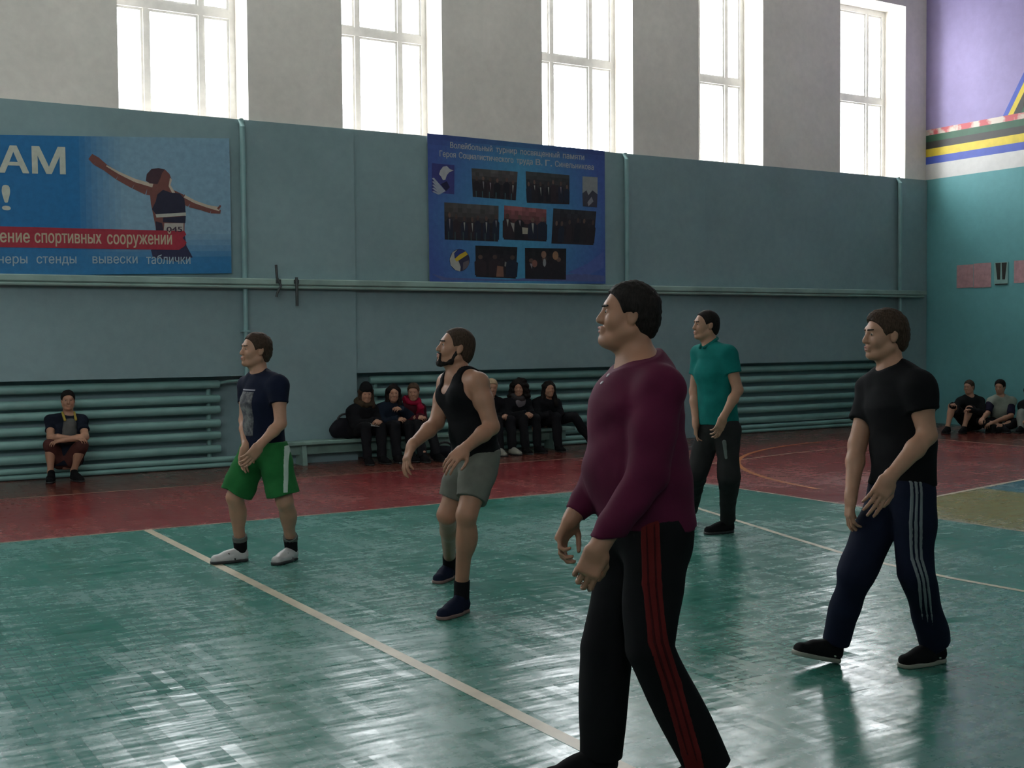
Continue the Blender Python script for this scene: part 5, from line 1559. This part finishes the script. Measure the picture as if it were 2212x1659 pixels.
def pale_top(r, loc, so, S):       # the pale top in the coat opening of the girl with curly hair
    c = px_at_y(1131, 867, 14.22); G = Field().u(S, 0); G.off = .006
    X = Field().u(EL(c, (.125, .14, .10)), 0).isect(G); X.cut(c+V(0, 0, .045), V(-.25, -.1, 1)); X.cut(c+V(0, .02, 0), V(0, 1, 0))
    sdf_obj('pale_top', X, .008, coat_mat('pale_top_fabric', (.20, .17, .18)), so, loc)
LOOK = (-.75, -.65, .02)
def girls():
    lh = lambda m, ln=.2, wd=.02: (lambda hd, r, l: hd.long_hair(.009, M[m], r, l, ln, wd))
    def hat(hd, r, l):
        hd.hat(.009, coat_mat('black_knit', (.010, .010, .011)), r, l); hd.long_hair(.009, M['hbrown'], r, l, .17, .0)
    r, loc, *_ = girl(791, 851, 'girl in black knitted hat and dark coat, leftmost on the bench', (-.25, -.95, -.1), coat_mat('black_coat', (.011, .011, .013)), hat, lean=-.02, shoulders=.145, scarf=('scarf', coat_mat('brown_scarf', (.05, .035, .022)), 'ring'), bulky=1.15, coatoff=.035, hands_at=((.07, -.42, .53), (-.02, -.42, .53)))
    ph = px_at_y(808, 917, 14.0)
    mb = MB(); mb.box((-.075, -.04, -.005), (.075, .04, .005), bev=.003)
    o = mb.build('phone', mat('pale_phone', (.30, .29, .27), .35)); o.location = Vector(ph); o.rotation_euler = (.55, .12, 0); tag(o, 'small pale phone held by the girl in the knitted hat', 'phone')
    h2 = px_at_y(852, 866, 14.12)
    girl(850, 849, 'girl in dark blue coat holding one hand to her mouth, second from bench left end', (-.35, -.92, -.08), coat_mat('dark_blue_coat', (.012, .018, .030)), lh('hdark', .16, .0), lean=.0,
         hands_at=((.055, h2[1]-14.47-.0, h2[2]-.12), (-.05, -.36, .54)), elbows=((.19, -.28, .58), None), coatoff=.028, bulky=1.0, curl=.75, shoulders=.145)
    girl(893, 847, 'girl in maroon jacket with bright red scarf, between blue coat and tank top', (-.55, -.82, -.1), coat_mat('maroon_jacket', (.060, .010, .016)),
         lambda hd, r, l: hd.short_hair(.008, M['hmid'], r, l, .015, nape=-.07), lean=.02, scarf=('scarf', coat_mat('red_scarf', (.28, .010, .035)), 'both'), coatoff=.024, shoulders=.14, hands_at=((.03, -.34, .56), (-.05, -.38, .55)), feet_y=13.74, shoe_m=None)
    girl(1062, 838, 'blonde girl in black coat, partly hidden behind the tank top arm', (-.3, -.95, -.05), coat_mat('black_coat', (.011, .011, .013)),
         lambda hd, r, l: hd.short_hair(.008, M['hblond'], r, l, .022, nape=-.07, top=.01), lean=.05, hands_at=((.16, -.36, .52), (.02, -.38, .52)), coatoff=.030, shoe_m=mat('grey_white_boot', (.20, .20, .17), .6))
    def big(hd, r, l):
        F = Field().u(hd.el((-.03, 0, .045), (.125, .118, .11)), 0)
        for y in (-1, 1): F.u(hd.rc((-.02, y*.085, .02), (-.02, y*.12, -.11), .055, .06), .04)
        F.u(hd.rc((-.07, 0, 0), (-.08, 0, -.14), .08, .08), .04); F.wr = (.007, 60, 5)
        G = Field().u(F, 0).sub(hd.el((.12, 0, -.03), (.115, .066, .10)), .01)
        sdf_obj('hair', G, .009, M['hdark'], r, l)
    rt = girl(1121, 838, 'girl with big dark curly hair, grey scarf and pale top under a black coat', (-.6, -.78, -.04), coat_mat('black_coat', (.011, .011, .013)), big, lean=.02,
         scarf=('scarf', coat_mat('grey_scarf', (.055, .05, .052)), 'ring'), hands_at=((.08, -.40, .53), (-.06, -.40, .53)), coatoff=.034, bulky=1.1)
    pale_top(*rt)
    girl(1186, 840, 'girl with long dark hair and open-necked black coat, rightmost on the bench', (-.25, -.96, -.02), coat_mat('black_coat', (.011, .011, .013)), lh('hdark', .24, .02), lean=.04,
         hands_at=((.10, -.34, .52), (-.10, -.36, .52)), knees=(.22, -.08), feet_dx=(.30, .0), coatoff=.032, bulky=1.15, bare=False)
girls()
def bag(px, py, y, size, label, m, tilt=0.0, z0=0.0):
    p = px_at_y(px, py, y); w_, d_, h_ = size; c = V(p[0], y, z0+h_/2)
    F = Field().u(RC(c-V(w_*.32, 0, h_*.12), c+V(w_*.32, 0, -h_*.12), h_*.38, h_*.38, V(0, 1, 0), d_/h_*1.0), 0)
    F.u(RC(c-V(w_*.15, 0, -h_*.1), c+V(w_*.2, 0, h_*.1), h_*.38, h_*.34, V(0, 1, 0), d_/h_), .05); F.cut((0, 0, z0+.002), (0, 0, -1)); F.wr = (.006, 18, 9)
    o = sdf_obj('bag', F, .012, m, None, (p[0], y, z0)); tag(o, label, 'bag')
    S = Field(); pts = [c+V(w_*.3*math.cos(t), -d_*.1, h_*.35+h_*.3*math.sin(t)) for t in np.linspace(0, math.pi, 9)]
    for a, b in zip(pts[:-1], pts[1:]): S.u(RC(a, b, .014, .014), .004)
    sdf_obj('strap', S, .007, M['rubber'], o, (p[0], y, z0))
bag(958, 976, 13.95, (.36, .22, .20), 'small black bag on the red floor below the bench, right of the red scarf girl', coat_mat('black_bag_fabric', (.012, .012, .016)))
bag(744, 942, 14.46, (.34, .22, .28), 'black bag on the bench end beside the girl in the knitted hat', coat_mat('black_bag_fabric', (.012, .012, .016)), z0=BENCH_Z)

def squatting_boy():
    fl, fr = onfloor(161, 1039), onfloor(111, 1041)
    D = depth((fl+fr)/2); dn = nrm(V(.0, -1, 0))
    J = joints(D, dict(N=(147, 899, .16), T=(147, 909, .18), C=(146, 930, .20), W=(144, 968, .20), P=(143, 992, .19),
        SL=(178, 910, .18), SR=(110, 910, .18), EL=(184, 944, .0), WL=(137, 951, -.13), ER=(109, 944, .0), WR=(160, 947, -.06),
        HL=(158, 992, .16), HR=(128, 992, .16), KL=(176, 961, -.02), KR=(109, 963, -.02)))
    tl, tr = fl+nrm(V(.25, -1, 0))*.20, fr+nrm(V(-.3, -1, 0))*.20
    feet = {'L': (fl-nrm(tl-fl)*.05, tl), 'R': (fr-nrm(tr-fr)*.05, tr)}
    J['AL'] = fl+UPV*.11+V(0, .03, 0); J['AR'] = fr+UPV*.11+V(0, .03, 0)
    hd = Head(at(147, 865, D+.13), (-.15, -1, -.02), .93)
    hands = {'L': dict(d=J['WL']-J['EL'], p=V(0, .3, -1), side=1, curl=.5, s=.9), 'R': dict(d=J['WR']-J['ER'], p=V(0, .3, -1), side=-1, curl=.5, s=.9)}
    r, loc, so, _S = seated(J, hd, V(0, -1, 0), 'boy squatting with folded arms against the radiator at the left', None, coat_mat('navy_t_shirt', (.010, .013, .022)), coat_mat('brown_red_shorts', (.075, .028, .024)),
        lambda hd, r, l: hd.short_hair(.008, M['hdark'], r, l, .014), feet, hands, sl=.6, coatname='t_shirt', coatoff=.016, fem=False, legname='shorts', legfrac=1.12)
    F = Field().u(RC(J['N']+V(0, -.09, -.08), J['W']*.4+J['C']*.6+V(0, -.125, 0), .06, .07, V(1, 0, 0), 1.25), 0); F.wr = (.003, 40, 2)
    p = sdf_obj('shirt_panel', F, .008, coat_mat('grey_shirt_panel', (.10, .10, .095)), so, loc); p['label'] = 'grey middle panel of the t-shirt'
    for s in (-1, 1):
        F = Field().u(RC(J['N']+V(s*.065, -.02, .045), J['N']+V(s*.06, -.125, -.035), .013, .016), 0)
        p = sdf_obj('collar_trim', F, .006, coat_mat('yellow_trim', (.32, .24, .05)), so, loc); p['label'] = 'yellow collar edge'
squatting_boy()

def end_wall_sitters():
    grp = 'spectators sitting below the end wall'
    b0 = onfloor(2085, 936); D = depth(b0); f = nrm(V(-1, -.35, 0))
    def fix(p, z):
        p = np.array(p); p[2] = z; return p
    # dark jacket, knees drawn up
    J = joints(D, dict(N=(2096, 858, .42), T=(2096, 864, .44), C=(2097, 880, .48), W=(2099, 906, .55), P=(2100, 924, .60),
        SL=(2118, 868, .42), SR=(2074, 868, .42), EL=(2122, 893, .28), WL=(2096, 886, .02), ER=(2058, 886, .30), WR=(2058, 876, .06),
        HL=(2108, 925, .55), HR=(2092, 925, .55), KL=(2094, 884, .10), KR=(2056, 878, .14)))
    fl, fr = fix(at(2083, 932, D), 0), fix(at(2047, 930, D), 0)
    J['P'][2] = max(J['P'][2], .13); J['HL'][2] = J['HR'][2] = .11
    J['AL'] = fl+UPV*.11; J['AR'] = fr+UPV*.11
    feet = {'L': (fl-f*.05, fl+f*.20), 'R': (fr-f*.05, fr+f*.20)}
    hd = Head(at(2093, 836, D+.40), (-1, -.15, -.05), .93)
    hands = {'L': dict(d=J['WL']-J['EL'], p=V(.3, 0, -1), side=1, curl=.6, s=.9), 'R': dict(d=J['WR']-J['ER'], p=V(.3, 0, -1), side=-1, curl=.6, s=.9)}
    r, loc, so, _S = seated(J, hd, f, 'person in dark jacket sitting on the floor with raised knees below the end wall', grp, coat_mat('dark_jacket', (.012, .013, .014)), coat_mat('dark_shorts', (.014, .014, .015)),
        lambda hd, r, l: hd.short_hair(.008, M['hbrown'], r, l, .010), feet, hands, coatname='jacket', fem=False, legname='shorts', legfrac=.9)
    # pale shirt, crossed legs
    J = joints(D, dict(N=(2161, 857, .42), T=(2161, 864, .43), C=(2161, 884, .45), W=(2162, 910, .50), P=(2163, 926, .55),
        SL=(2185, 868, .42), SR=(2140, 868, .42), EL=(2184, 898, .25), WL=(2142, 914, .02), ER=(2133, 893, .25), WR=(2122, 905, .0),
        HL=(2173, 926, .48), HR=(2152, 926, .48), KL=(2196, 912, .22), KR=(2118, 912, .10), AL=(2146, 930, .0), AR=(2166, 930, .05)))
    for q, z in (('P', .14), ('HL', .12), ('HR', .12), ('AL', .07), ('AR', .09)): J[q][2] = z
    fl, fr = fix(J['AL'], 0), fix(J['AR'], 0)
    sx = nrm(V(.3, .9, 0))
    feet = {'L': (fl-sx*.05, fl+sx*.18), 'R': (fr+sx*.05, fr-sx*.18)}
    hd = Head(at(2160, 836, D+.40), (-1, -.35, -.08), .95)
    hands = {'L': dict(d=J['WL']-J['EL'], p=V(.3, 0, -1), side=1, curl=.6, s=.9), 'R': dict(d=J['WR']-J['ER'], p=V(.3, 0, -1), side=-1, curl=.6, s=.9)}
    r, loc, so, _S = seated(J, hd, f, 'dark-haired person in pale shirt with dark sleeves sitting cross-legged below the pink sheets', grp, coat_mat('pale_shirt', (.24, .27, .23)), coat_mat('black_trousers', (.012, .012, .014)),
        lambda hd, r, l: hd.short_hair(.008, M['hdark'], r, l, .018), feet, hands, coatname='shirt', fem=False, sl=.3, coatoff=.018)
    for sd in 'LR':
        S_, E_ = J['S'+sd], J['E'+sd]
        F = Field().u(RC(S_*.75+E_*.25, E_*.9+S_*.1, .064, .058, flat1=True), 0); F.wr = (.003, 30, 2)
        sdf_obj('dark_sleeve', F, .009, coat_mat('dark_sleeve_fabric', (.016, .014, .03)), so, loc)
    # third one, cut by the picture edge
    J = joints(D, dict(N=(2224, 868, .42), T=(2224, 875, .43), C=(2224, 890, .45), W=(2224, 912, .50), P=(2224, 926, .55),
        SL=(2246, 878, .42), SR=(2208, 878, .42), EL=(2248, 902, .3), WL=(2225, 905, .05), ER=(2208, 902, .28), WR=(2212, 908, .05),
        HL=(2234, 926, .50), HR=(2214, 926, .50), KL=(2240, 888, .12), KR=(2206, 892, .10)))
    fl, fr = fix(at(2236, 938, D), 0), fix(at(2206, 938, D), 0)
    J['P'][2] = max(J['P'][2], .13); J['HL'][2] = J['HR'][2] = .11
    J['AL'] = fl+UPV*.11; J['AR'] = fr+UPV*.11
    feet = {'L': (fl-f*.05, fl+f*.20), 'R': (fr-f*.05, fr+f*.20)}
    hd = Head(at(2222, 848, D+.40), (-1, -.3, -.05), .93)
    hands = {'L': dict(d=J['WL']-J['EL'], p=V(.3, 0, -1), side=1, curl=.6, s=.9), 'R': dict(d=J['WR']-J['ER'], p=V(.3, 0, -1), side=-1, curl=.6, s=.9)}
    seated(J, hd, f, 'person in pale grey trousers and dark top, cut off by the right picture edge', grp, coat_mat('dark_jacket', (.012, .013, .014)), coat_mat('pale_grey_trousers', (.20, .22, .20)),
        lambda hd, r, l: hd.short_hair(.008, M['hdark'], r, l, .016), feet, hands, coatname='jacket', fem=False)
end_wall_sitters()
